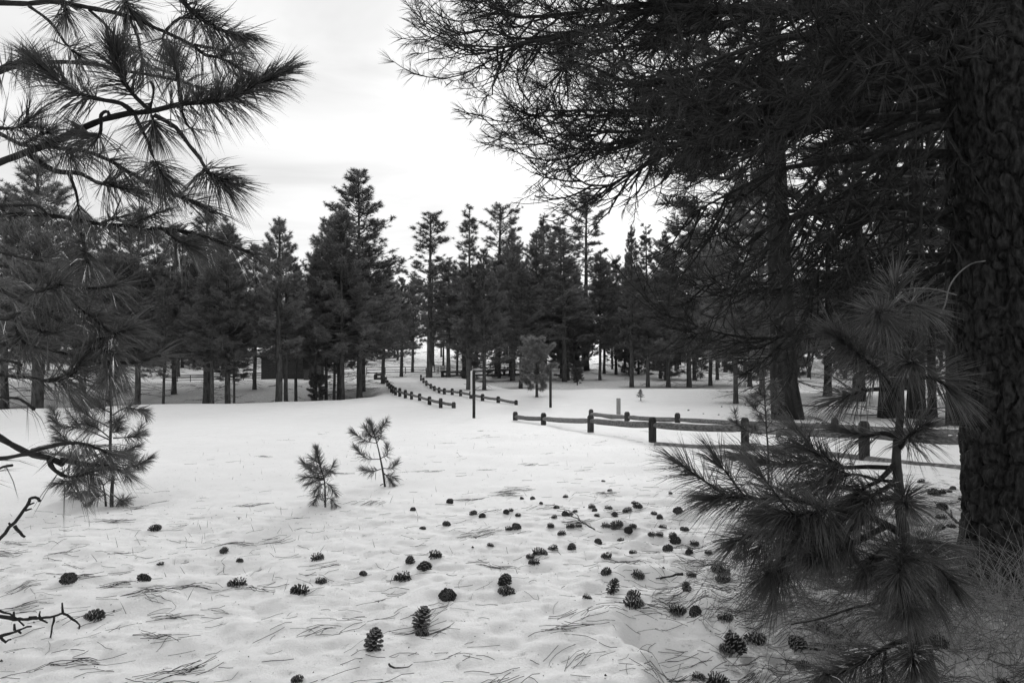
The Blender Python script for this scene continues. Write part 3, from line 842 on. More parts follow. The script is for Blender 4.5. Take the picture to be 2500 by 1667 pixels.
BOFF = np.array([BX, BY, BZ])

def auto_bough(wood, leaf, pts, r0, r1, rng, sec=0.13, sl=(0.45, 1.1), tert=4, nn=42, nl=(0.12, 0.18), nw=0.0028, f_from=0.18, droop=0.35, needle_from=0.35, bare=0.25):
    """a bough with curving side branches and twigs; tufts of needles at the ends"""
    wood.tube(pts, np.interp(np.linspace(0, 1, len(pts)), [0, 1], [r0, r1]), 7, False)
    _, _, L = along(pts, np.array([0.5]))
    m = int(L * (1 - f_from) / sec)
    fs = np.sort(f_from + (1 - f_from) * rng.random(m))
    for q, f in enumerate(np.append(fs, 1.0)):
        pb, tn, _ = along(pts, np.array([f])); pb, tn = pb[0], tn[0]
        sd = norm(np.cross(tn, [0, 0, 1.0])) * (1 if q % 2 else -1)
        l = rng.uniform(*sl) * (1.15 - 0.55 * f)
        d = norm(tn * rng.uniform(0.5, 1.0) + sd * rng.uniform(0.15, 0.8) + np.array([0, 0, rng.uniform(-droop, droop * 0.35)]))
        if f == 1.0: d = tn; l = 0.35
        s = np.linspace(0, 1, 7)[:, None]
        jit = np.cumsum(rng.normal(size=(7, 3)) * 0.018, 0)
        sp = pb + d * l * s + np.array([0, 0, 1.0]) * l * (-0.22 * droop * 2 * np.sin(s * 2.2) + 0.32 * s ** 2.4 * rng.uniform(0.2, 1)) + jit * s
        rr = r1 + (r0 - r1) * (1 - f) * 0.25
        wood.tube(sp, np.linspace(min(rr, 0.014) + 0.004, 0.0042, 7), 4, False)
        for t in range(tert + 1):
            g = rng.uniform(0.25, 0.98) if t else 1.0
            p2, t2, _ = along(sp, np.array([g])); p2, t2 = p2[0], t2[0]
            if t:
                s2 = norm(np.cross(t2, rng.normal(size=3)))
                d2 = norm(t2 * 0.8 + s2 * rng.uniform(0.3, 0.9) + np.array([0, 0, rng.uniform(-0.35, 0.3)]))
                l2 = rng.uniform(0.12, 0.42)
                c = np.linspace(0, 1, 4)[:, None]
                tp = p2 + d2 * l2 * c + np.array([0, 0, 1.0]) * l2 * 0.30 * (c ** 2 - 0.5 * c)
                wood.tube(tp, np.linspace(0.0050, 0.0034, 4), 3, False)
            else:
                tp = sp[-3:]
            if f >= needle_from * rng.uniform(0.5, 1.3) and rng.random() > bare:
                shoot_needles(leaf, tp, 0.35, int(nn * rng.uniform(0.6, 1.4)), nl, nw, 0.1, (70, 14), rng)

BOUGHS = [
 ([(2360, -60, 4.9), (2100, -60, 5.1), (1800, -20, 5.4), (1470, 20, 5.8), (1260, 32, 6.1), (1260, 22, 6.3), (1200, 10, 6.4)], 0.055),
 ([(2360, -20, 4.9), (1990, 20, 5.0), (1545, 36, 5.4), (1420, 80, 5.6), (1350, 90, 5.8), (1240, 93, 6), (1200, 77, 6.2), (1160, 74, 6.25)], 0.055),
 ([(1420, 82, 5.6), (1290, 104, 5.7), (1205, 118, 5.9), (1180, 118, 6.05), (1150, 112, 6.1)], 0.022),
 ([(2340, 165, 4.9), (2180, 150, 5.0), (2000, 175, 5.1), (1760, 200, 5.3), (1580, 228, 5.6), (1510, 214, 5.8), (1440, 180, 6.0), (1380, 160, 6.2)], 0.05),
 ([(2340, 170, 4.9), (2100, 200, 5.1), (1850, 250, 5.3), (1670, 264, 5.5), (1545, 257, 5.8), (1440, 257, 6), (1330, 258, 6.2), (1290, 246, 6.3)], 0.045),
 ([(2340, 180, 4.9), (2000, 230, 5.2), (1700, 290, 5.6), (1560, 314, 5.8), (1455, 315, 6), (1395, 285, 6.2)], 0.04),
 ([(2345, 250, 4.9), (2050, 270, 5.1), (1700, 322, 5.4), (1510, 343, 5.7), (1430, 362, 5.9), (1350, 338, 6.1)], 0.035),
 ([(2345, 280, 4.9), (2000, 300, 5.2), (1690, 330, 5.4), (1600, 375, 5.6), (1545, 415, 5.7), (1490, 453, 5.8), (1430, 453, 5.9), (1390, 425, 6.0), (1365, 414, 6.05)], 0.035),
 ([(2350, 380, 4.9), (2195, 378, 5.0), (2020, 396, 5.0), (1910, 410, 5.1), (1800, 460, 5.3), (1690, 520, 5.4)], 0.045),
 ([(2350, 560, 4.9), (2230, 507, 4.9), (2120, 496, 5), (2020, 518, 5.1), (1910, 546, 5.2), (1830, 600, 5.3), (1780, 670, 5.4)], 0.045),
 ([(2350, 100, 4.9), (2200, 60, 4.6), (2000, 60, 4.4), (1800, 100, 4.3), (1650, 150, 4.4), (1540, 165, 4.5)], 0.045),
 ([(2350, 40, 4.9), (2150, -10, 5.4), (1900, 10, 6), (1700, 60, 6.6), (1500, 110, 7), (1360, 130, 7.2)], 0.05),
 ([(2360, -120, 4.9), (2000, -120, 4.9), (1700, -90, 5.3), (1450, -40, 5.8), (1290, -30, 6), (1190, -16, 6.2)], 0.05),
 ([(2350, 300, 4.9), (2200, 330, 4.6), (2050, 420, 4.5), (1950, 500, 4.6), (1880, 590, 4.7)], 0.035),
 ([(2350, 500, 4.9), (2250, 540, 4.8), (2100, 560, 4.8), (2030, 600, 4.9), (1985, 690, 5.0)], 0.03),
 ([(2350, 640, 4.9), (2150, 700, 5.2), (2000, 770, 5.4), (1900, 815, 5.6), (1760, 810, 5.8), (1665, 778, 5.9)], 0.035),
 ([(2340, 620, 4.9), (2140, 640, 5.4), (1990, 690, 5.7), (1860, 720, 6.0), (1720, 700, 6.2)], 0.03),
 ([(2350, 60, 4.9), (2200, 110, 5.5), (2050, 130, 6.2), (1850, 170, 6.8), (1700, 220, 7.2), (1560, 260, 7.4)], 0.045),
 ([(2350, 10, 4.9), (2250, 40, 4.4), (2100, 120, 4.1), (1950, 210, 4.1), (1830, 260, 4.2)], 0.04),
 ([(2340, 220, 4.9), (2120, 250, 5.6), (1980, 300, 6.2), (1850, 350, 6.6), (1720, 400, 6.8)], 0.04),
]
leafacc = Acc()
rb = np.random.default_rng(31)
for q, (pl, r0) in enumerate(BOUGHS):
    pts = spline(np.array([P(*p) for p in pl]), 0.08)
    if q != 2: pts = np.vstack([trunk_axis(np.array([pts[0, 2] - BZ]))[0] + BOFF, pts])
    pts = pts - BOFF
    pts[2:-1] += (np.cumsum(rb.normal(size=(len(pts) - 3, 3)) * 0.006, 0))
    wood = Acc()
    heavy = q in (15, 16)
    low = q in (8, 9, 13, 14)
    auto_bough(wood, leafacc, pts, r0, 0.005, rb, sec=0.085 if not low else 0.09, nn=46 if not low else 22, bare=(0.12 if q != 7 else 0.6) if not low else 0.75,
               droop=0.35 if not low else 0.9, tert=5, f_from=0.12, needle_from=0.30 if not heavy else 0.1, sl=(0.45, 1.15) if not heavy else (0.3, 0.7))
    wood.build('bough', M['twig'], big)
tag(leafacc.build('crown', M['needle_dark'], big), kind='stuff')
# bare hooked twig on the trunk
a = Acc()
for pl in ([(2405, 637, 4.35), (2370, 645, 4.3), (2340, 668, 4.28), (2318, 700, 4.27), (2307, 745, 4.26), (2285, 785, 4.25)], [(2335, 720, 4.4), (2280, 706, 4.35), (2230, 704, 4.3), (2190, 708, 4.3)]):
    a.tube(spline(np.array([P(*p) for p in pl]), 0.03) - BOFF, 0.0045, 5)
a.build('dead_twig', M['stalk'], big)
# unseen upper crown above the frame, added to shade the ground at right
kk = KIND['dense1']
for zz, s, rz in ((4.2, 1.9, 0.3), (4.9, 1.6, 2.0)):
    c = link('shade_crown', kk['crown'], big); c.location = (-0.2, 0.05, zz); c.scale = (s, s, 1.25); c.rotation_euler = (0, 0, rz)

# ------------------------------------------------------------------ tree out of frame on the left: boughs reaching in
LX, LY = -4.1, 2.9
lz = gz(LX, LY)
lt = empty('pine_tree', (LX, LY, lz), 'pine at the left edge whose long needled boughs hang into the sky', 'pine tree')
LOFF = np.array([LX, LY, lz])
a = Acc(); zz = np.linspace(-.2, 9, 14); a.tube(np.column_stack([np.zeros(14), np.zeros(14), zz]), np.linspace(.2, .03, 14), 14); a.build('trunk', M['bark_near'], lt, True)
def R1(u, v): return (u * .35714, v * .35714)
def R4(u, v): return (u * .35714, 550 + v * .35714)
def R7(u, v): return (u * .35714, 1107 + v * .35714)
LB = [  # polyline, region, depth start/end, radius start/end, needles from, count, attach to trunk
 ([(-60, 20), (200, 25), (380, 10), (560, 40), (870, 110), (1130, 215), (1330, 310), (1420, 370), (1500, 385), (1600, 430), (1720, 500)], R1, 2.7, 2.5, .020, .005, .87, 420, 1),
 ([(1330, 310), (1450, 330), (1580, 360), (1660, 370)], R1, 2.6, 2.8, .006, .004, .3, 170, 0),
 ([(820, -60), (860, 30), (900, 80)], R1, 2.6, 2.6, .006, .004, .2, 260, 0),
 ([(1130, 215), (1160, 180), (1230, 125), (1330, 130)], R1, 2.6, 2.5, .005, .004, .6, 90, 0),
 ([(1200, -40), (1330, 90), (1450, 175), (1560, 215), (1660, 240)], R1, 2.5, 2.4, .009, .005, .05, 560, 0),
 ([(420, -40), (450, 60), (440, 110)], R1, 2.7, 2.6, .006, .004, .2, 260, 0),
 ([(-60, 520), (0, 490), (200, 440), (450, 420), (600, 430), (850, 480), (1050, 510), (1200, 540), (1350, 590), (1480, 640), (1580, 650)], R1, 2.9, 2.6, .019, .005, .88, 300, 1),
 ([(-20, 480), (60, 440), (200, 425), (260, 430)], R1, 2.7, 2.5, .007, .005, .0, 420, 0),
 ([(-60, 1150), (0, 1130), (200, 1050), (400, 975), (550, 900), (720, 830), (900, 790), (1080, 770), (1230, 735), (1400, 720), (1520, 705), (1620, 680), (1720, 620), (1850, 560), (1930, 520)], R1, 2.5, 2.36, .028, .006, .87, 1150, 1),
 ([(1400, 720), (1450, 650), (1500, 610)], R1, 2.4, 2.5, .005, .003, .5, 70, 0),
 ([(1060, 790), (1200, 870), (1290, 990), (1370, 1090), (1440, 1200), (1550, 1270)], R1, 2.4, 2.35, .008, .005, .72, 420, 0),
 ([(-40, 900), (0, 910), (150, 990), (380, 1010), (600, 1040), (760, 1100), (900, 1180), (1040, 1250), (1200, 1330), (1360, 1390), (1460, 1440)], R1, 2.6, 2.4, .013, .006, .72, 620, 1),
 ([(920, 780), (960, 870), (1020, 980), (1050, 1080), (1110, 1190)], R1, 2.4, 2.35, .006, .004, .72, 330, 0),
 ([(910, 770), (830, 710), (720, 690), (560, 650), (400, 560), (270, 450)], R1, 2.4, 2.3, .008, .006, .35, 520, 0),
 ([(1240, 735), (1220, 560), (1200, 400)], R1, 2.4, 2.5, .008, .005, .55, 260, 0),
 ([(1040, 770), (940, 680), (850, 570), (790, 430), (770, 350)], R1, 2.4, 2.3, .008, .006, .3, 620, 0),
 ([(200, 45), (330, 140), (400, 230), (480, 340), (540, 380)], R1, 2.65, 2.6, .006, .004, .75, 160, 0),
 ([(610, 70), (720, 170), (830, 300)], R1, 2.65, 2.6, .006, .004, .8, 60, 0),
 ([(870, 110), (850, 200), (830, 290)], R1, 2.6, 2.6, .007, .005, .6, 60, 0),
 ([(880, 120), (950, 280), (970, 390), (1010, 450)], R1, 2.6, 2.7, .005, .004, .5, 150, 0),
 ([(1130, 220), (1110, 260), (1130, 330)], R1, 2.6, 2.6, .005, .004, .3, 200, 0),
 ([(1240, 740), (1260, 810), (1290, 870), (1320, 885)], R1, 2.4, 2.4, .005, .003, .85, 28, 0),
 ([(1030, 560), (1050, 600), (1030, 740)], R1, 2.6, 2.5, .005, .004, .7, 60, 0),
 ([(1040, 790), (1045, 830), (1050, 860)], R1, 2.4, 2.4, .005, .004, .3, 200, 0),
 ([(200, 1060), (380, 1170), (560, 1190), (650, 1240), (760, 1270), (880, 1300)], R1, 2.5, 2.45, .010, .005, .72, 300, 0),
 ([(470, 1190), (520, 1310), (545, 1440)], R1, 2.45, 2.5, .006, .004, .7, 90, 0),
 ([(690, 830), (690, 890), (660, 950), (620, 930)], R1, 2.4, 2.4, .006, .004, .4, 240, 0),
 ([(-40, 870), (50, 880), (150, 860), (190, 810)], R1, 2.4, 2.35, .006, .004, .2, 230, 0),
 ([(150, 990), (250, 940), (330, 910)], R1, 2.5, 2.4, .006, .004, .2, 230, 0),
 ([(380, 1010), (450, 1020), (500, 1060)], R1, 2.5, 2.45, .005, .004, .2, 150, 0),
 ([(-60, 1470), (250, 1460), (450, 1480), (700, 1520), (900, 1530), (1100, 1550), (1300, 1575), (1500, 1640), (1700, 1700)], R1, 2.6, 2.4, .013, .006, .62, 760, 1),
 ([(900, 1530), (980, 1500), (1080, 1450)], R1, 2.5, 2.4, .005, .004, .2, 130, 0),
 ([(700, 1520), (760, 1500), (800, 1480)], R1, 2.5, 2.4, .005, .004, .1, 120, 0),
 ([(-40, 1380), (100, 1380), (250, 1390), (300, 1440)], R1, 2.6, 2.5, .008, .005, .4, 160, 1),
 ([(1100, 1555), (1200, 1640), (1300, 1690)], R1, 2.45, 2.4, .005, .004, .1, 260, 0),
 ([(560, 60), (575, 150), (590, 260)], R4, 2.5, 2.3, .007, .005, .0, 330, 0),
 ([(-60, 400), (0, 440), (150, 520), (300, 590), (420, 660)], R4, 2.4, 2.2, .012, .006, .3, 420, 1),
 ([(30, 200), (150, 230), (290, 260)], R4, 2.6, 2.5, .006, .004, .0, 220, 1),
 ([(450, 200), (490, 260), (560, 330)], R4, 2.5, 2.4, .006, .004, .1, 300, 0),
 ([(200, 470), (300, 440), (420, 400)], R4, 2.3, 2.2, .006, .005, .1, 330, 0),
 ([(430, 470), (520, 560), (640, 630), (720, 700)], R4, 2.35, 2.25, .007, .005, .1, 520, 0),
 ([(560, 430), (680, 430), (800, 410)], R4, 2.4, 2.3, .006, .004, .1, 210, 0),
 ([(150, 680), (250, 710), (330, 740), (400, 740)], R4, 2.3, 2.2, .006, .004, .1, 260, 0),
 ([(500, 830), (650, 790), (750, 750), (850, 720)], R4, 2.3, 2.2, .006, .004, .2, 330, 0),
 ([(550, 860), (680, 840), (790, 880)], R4, 2.3, 2.2, .006, .004, .2, 230, 0),
 ([(-40, 800), (200, 820), (400, 870), (550, 910), (760, 940), (920, 930), (1060, 895)], R4, 2.4, 2.2, .012, .005, .55, 520, 1),
 ([(740, 940), (740, 980), (735, 1010)], R4, 2.3, 2.3, .005, .004, .0, 120, 0),
 ([(-40, 1010), (120, 1030), (230, 1040), (320, 1060)], R4, 2.3, 2.2, .008, .005, .1, 420, 1),
 ([(320, 1060), (440, 1040), (510, 1000), (540, 950)], R4, 2.25, 2.2, .007, .005, .2, 420, 0),
 ([(300, 1060), (400, 1060), (470, 1090)], R4, 2.25, 2.3, .005, .004, .1, 260, 0),
 ([(100, 640), (130, 760), (200, 820)], R4, 2.35, 2.3, .006, .004, .1, 260, 0),
 ([(-40, 620), (60, 640), (160, 600)], R4, 2.35, 2.2, .007, .005, .1, 260, 1),
 ([(-40, 930), (60, 920), (160, 950)], R4, 2.3, 2.2, .007, .005, .1, 240, 1),
 ([(-40, 1180), (0, 1190), (130, 1210), (220, 1280)], R4, 2.3, 2.2, .007, .004, .55, 130, 1),
 ([(-60, 1390), (0, 1430), (120, 1500), (220, 1540), (320, 1560), (420, 1600)], R4, 2.3, 2.25, .016, .010, None, 0, 1),
 ([(220, 1540), (340, 1510), (460, 1490), (600, 1500), (740, 1560)], R4, 2.25, 2.2, .007, .004, .45, 200, 0),
 ([(420, 40), (540, 65), (650, 75), (740, 80)], R7, 2.25, 2.2, .009, .005, .3, 260, 0),
 ([(330, 20), (350, 80), (380, 120), (470, 160), (600, 130)], R7, 2.25, 2.2, .008, .004, .4, 260, 0),
 ([(-40, 40), (60, 30), (160, 10), (280, 0)], R7, 2.25, 2.2, .008, .006, .2, 150, 1),
 ([(-40, 90), (20, 60), (80, 50)], R7, 2.2, 2.1, .005, .004, .1, 120, 1),
]
lleaf = Acc()
rl_ = np.random.default_rng(57)
for pl, reg, d0, d1, r0, r1, f0, cnt_, att in LB:
    n = len(pl)
    p3 = np.array([P(*reg(*p), d0 + (d1 - d0) * k / (n - 1)) for k, p in enumerate(pl)])
    if att: p3 = np.vstack([[LX, LY, max(lz + .3, p3[0, 2] - 0.25 * (1 if reg is R1 else 0.1))], p3])
    pts = spline(p3, 0.03) - LOFF
    nn = len(pts)
    jit = np.cumsum(rl_.normal(size=(nn, 3)) * 0.0009, 0) * np.linspace(0, 1, nn)[:, None]
    pts = pts + jit
    if f0 is not None and att:
        # the part from trunk to frame edge carries no needles
        f0 = max(f0, 0.45) if f0 < 0.3 else f0
    w = Acc(); w.tube(pts, np.interp(np.linspace(0, 1, nn), [0, 1], [r0 * 1.05, r1]) * (1 + 0.08 * rl_.normal(size=nn)), 7); w.build('bough', M['twig'], lt, True)
    if f0 is not None and cnt_:
        shoot_needles(lleaf, pts, f0, int(cnt_ * (1.25 if reg is R1 else 0.8 if reg is R4 else 0.6)), (0.13, 0.18), 0.0023, 0.16, (66, 14), rl_)
# hooked dead stub and the curl on the main bough
a = Acc()
for pl in ([(690, 830), (690, 790), (710, 768), (738, 765), (745, 795)], ):
    a.tube(spline(np.array([P(*R1(*p), 2.38) for p in pl]), .01) - LOFF, .006, 6)
a.build('twig_hook', M['twig'], lt, True)
a = Acc()
for pl, r0, r1 in (([(-80, 660), (0, 585), (60, 510), (130, 430), (190, 350), (205, 310), (235, 297), (272, 325)], .016, .006), ([(100, 495), (140, 540), (170, 570)], .008, .005), ([(80, 500), (58, 472)], .006, .004), ([(185, 352), (228, 338)], .005, .003), ([(178, 388), (216, 380)], .005, .003)):
    p3 = np.array([P(*R7(*p), 3.0) for p in pl])
    if r0 == .016: p3 = np.vstack([[LX, LY, lz + .35], p3])
    pp = spline(p3, .025) - LOFF
    a.tube(pp + rl_.normal(size=pp.shape) * .0015, np.linspace(r0, r1, len(pp)), 7)
a.build('dead_limb', M['twig'], lt, True)
tag(lleaf.build('crown', M['needle'], lt), kind='stuff')

# ------------------------------------------------------------------ saplings
def sapling(label, trunk_pl, branches, depth, r0, r1, nl, nw, dens, conv, matn='needle', group=None, name='pine_sapling', seed=1, f0=0.28, spread=0.12, auto=0, trunk_needles=0.0, droop=0.1, cat='sapling', spread_th=(68, 18)):
    r = np.random.default_rng(seed)
    t3 = np.array([P(*conv(*p), depth) for p in trunk_pl])
    base = t3[0].copy(); base[2] = gz(base[0], base[1])
    root = empty(name, base, label, cat, group)
    t3[0, 2] = min(t3[0, 2], base[2]) - .05
    tp = spline(t3, 0.04) - base
    a = Acc(); a.tube(tp, np.linspace(r0, r1, len(tp)) * (1 + .05 * r.normal(size=len(tp))), 9); a.build('trunk', M['stem'], root, True)
    leaf = Acc()
    for q, pl in enumerate(branches):
        wood = Acc()
        opt = {}
        if isinstance(pl, tuple): pl, opt = pl
        dz = opt.get('dd', r.uniform(-1, 1) * spread)
        n = len(pl)
        p3 = np.array([P(*conv(*p), depth + dz * (k / (n - 1)) ** 1.0) for k, p in enumerate(pl)]) - base
        pts = spline(p3, 0.025)
        wood.tube(pts, np.linspace(opt.get('r', r0 * 0.38), 0.0035, len(pts)), 6)
        _, _, L = along(pts, np.array([.5]))
        if opt.get('n', 1):
            shoot_needles(leaf, pts, opt.get('f', f0), int(dens * L * opt.get('n', 1) + 25), nl, nw, droop, spread_th, r)
        for k in range(opt.get('auto', auto)):
            f = r.uniform(0.3, 0.9)
            pb, tn, _ = along(pts, np.array([f])); pb, tn = pb[0], tn[0]
            sd = norm(np.cross(tn, r.normal(size=3)))
            d = norm(tn * .8 + sd * .7 + np.array([0, 0, .15])); l = L * r.uniform(.2, .42)
            sp = pb + d * l * np.linspace(0, 1, 5)[:, None]
            wood.tube(sp, np.linspace(.005, .003, 5), 5)
            shoot_needles(leaf, sp, .15, int(dens * l + 20), nl, nw, droop, spread_th, r)
        wood.build('branch', M['twig'], root, True)
    if trunk_needles: shoot_needles(leaf, tp, trunk_needles, int(dens * .5), nl, nw, droop, (66, 22), r)
    tag(leaf.build('needles', M[matn], root), kind='stuff')
    return root

c6 = lambda u, v: (100 + u * .1786, 980 + v * .1786)
d_ls = ground_hit(272, 1237)[1]
sapling('tallest left sapling with two stems in a melted hollow', [(965, 1445), (970, 1200), (985, 1000), (950, 700), (955, 300), (955, 0), (950, -300), (940, -520)],
 [[(930, 350), (800, 280), (650, 200), (550, 120), (480, 60)], [(930, 520), (680, 410), (480, 350), (250, 330), (180, 260)], [(940, 670), (760, 650), (550, 580), (430, 560), (280, 520)],
  [(940, 700), (640, 740), (430, 760), (300, 730)], [(945, 500), (760, 360), (600, 300)], [(950, 860), (700, 880), (560, 900)], [(950, 900), (600, 1000), (450, 1080), (230, 1110)],
  [(980, 190), (1060, 130), (1150, 90), (1260, 100), (1400, 120)], [(980, 400), (1040, 300), (1060, 250)], [(990, 500), (1130, 490), (1300, 480), (1380, 450)], [(980, 690), (1150, 680), (1300, 620)],
  [(990, 850), (1200, 870), (1380, 840), (1480, 770)], [(1010, 880), (1130, 920), (1200, 1030)], [(960, 420), (1000, 420), (1050, 390)], [(960, 720), (1000, 760), (1060, 800)], [(955, 850), (900, 870), (860, 900)],
  [(955, 0), (830, -30), (700, 40)], [(955, -40), (1060, -120), (1150, -160)], [(955, -200), (860, -260), (780, -280)], [(950, -220), (1040, -330), (1080, -400)], [(955, 150), (850, 100), (760, 20)], [(955, -300), (890, -400), (860, -450)],
  ([(890, 1445), (870, 1250), (840, 1120), (790, 1040)], {'n': 0, 'r': .012}), [(870, 1240), (740, 1215), (560, 1250), (450, 1370)], [(900, 1270), (760, 1310), (680, 1390)], [(1000, 1280), (1080, 1350), (1130, 1410)], ([(860, 1140), (910, 1090)], {'n': 0, 'r': .006})],
 d_ls, .020, .007, (.11, .16), .0027, 1450, c6, 'needle_sapling', seed=3, auto=2, spread=.3, trunk_needles=.75, group='pine saplings in the snow')
c4 = lambda u, v: (700 + u * .1658, 1000 + v * .1658)
sapling('smallest sapling, left of the two low ones in the open snow', [(570, 1440), (565, 1250), (550, 1010), (500, 860), (460, 680), (445, 600)],
 [[(540, 1010), (450, 950), (350, 870), (240, 770)], [(540, 1020), (420, 1000), (250, 990)], [(550, 1030), (430, 1050), (330, 1080)], [(560, 1000), (630, 900), (690, 800)], [(510, 850), (600, 890), (640, 900)], [(500, 860), (420, 840), (340, 810)],
  [(560, 1060), (640, 1120), (690, 1200)], [(555, 1080), (470, 1130), (420, 1180)], [(555, 1370), (500, 1230), (400, 1380)], [(585, 1300), (650, 1310), (720, 1400)], [(490, 800), (440, 760), (380, 720)]],
 ground_hit(776, 1238)[1], .010, .004, (.085, .125), .0025, 1600, c4, 'needle_sapling', seed=5, f0=.08, trunk_needles=.5, spread=.1, group='pine saplings in the snow')
sapling('taller leaning sapling, right of the two low ones in the open snow', [(1455, 1135), (1420, 930), (1380, 720), (1330, 500), (1270, 310), (1220, 200)],
 [[(1320, 490), (1200, 470), (1100, 420), (980, 330)], [(1370, 725), (1200, 720), (1120, 680), (1020, 560)], [(1390, 870), (1250, 910), (1130, 880)], [(1300, 370), (1400, 260), (1470, 160)], [(1330, 480), (1390, 380), (1385, 280)],
  [(1380, 715), (1480, 660), (1480, 540)], [(1420, 860), (1550, 860), (1620, 780)], [(1430, 930), (1500, 1000), (1580, 1100)], [(1430, 950), (1520, 970), (1600, 1010)], [(1290, 420), (1200, 340), (1150, 260)], [(1300, 400), (1230, 380), (1180, 350)],
  ([(1420, 1090), (1380, 1110), (1360, 1140)], {'n': 0})],
 ground_hit(941, 1188)[1], .014, .004, (.085, .13), .0026, 1600, c4, 'needle_sapling', seed=6, f0=.18, trunk_needles=.72, spread=.12, group='pine saplings in the snow')
c3 = lambda u, v: (1700 + u * .2976, 880 + v * .2976)
sapling('soft grey sapling in front of the log fence left of the near young pine', [(590, 1010), (590, 750), (575, 560), (565, 380), (550, 180)],
 [[(575, 600), (450, 590), (300, 500)], [(570, 450), (480, 400), (430, 340)], [(580, 700), (480, 680), (420, 690)], [(580, 590), (700, 560), (900, 570)], [(590, 700), (700, 690), (780, 640)], [(570, 330), (640, 290), (680, 260)], [(565, 300), (500, 260)],
  [(575, 560), (640, 480), (700, 460)], [(575, 520), (520, 470)], [(590, 760), (660, 740)], [(560, 260), (600, 200)], [(575, 620), (520, 600), (440, 540)], [(580, 640), (660, 620), (760, 600)], [(570, 420), (620, 380), (640, 340)], [(570, 380), (500, 330), (450, 290)]],
 ground_hit(1875, 1182)[1], .014, .005, (.09, .14), .0028, 1200, c3, 'needle_light', seed=8, auto=1, spread=.3, trunk_needles=.55, group='pine saplings in the snow')

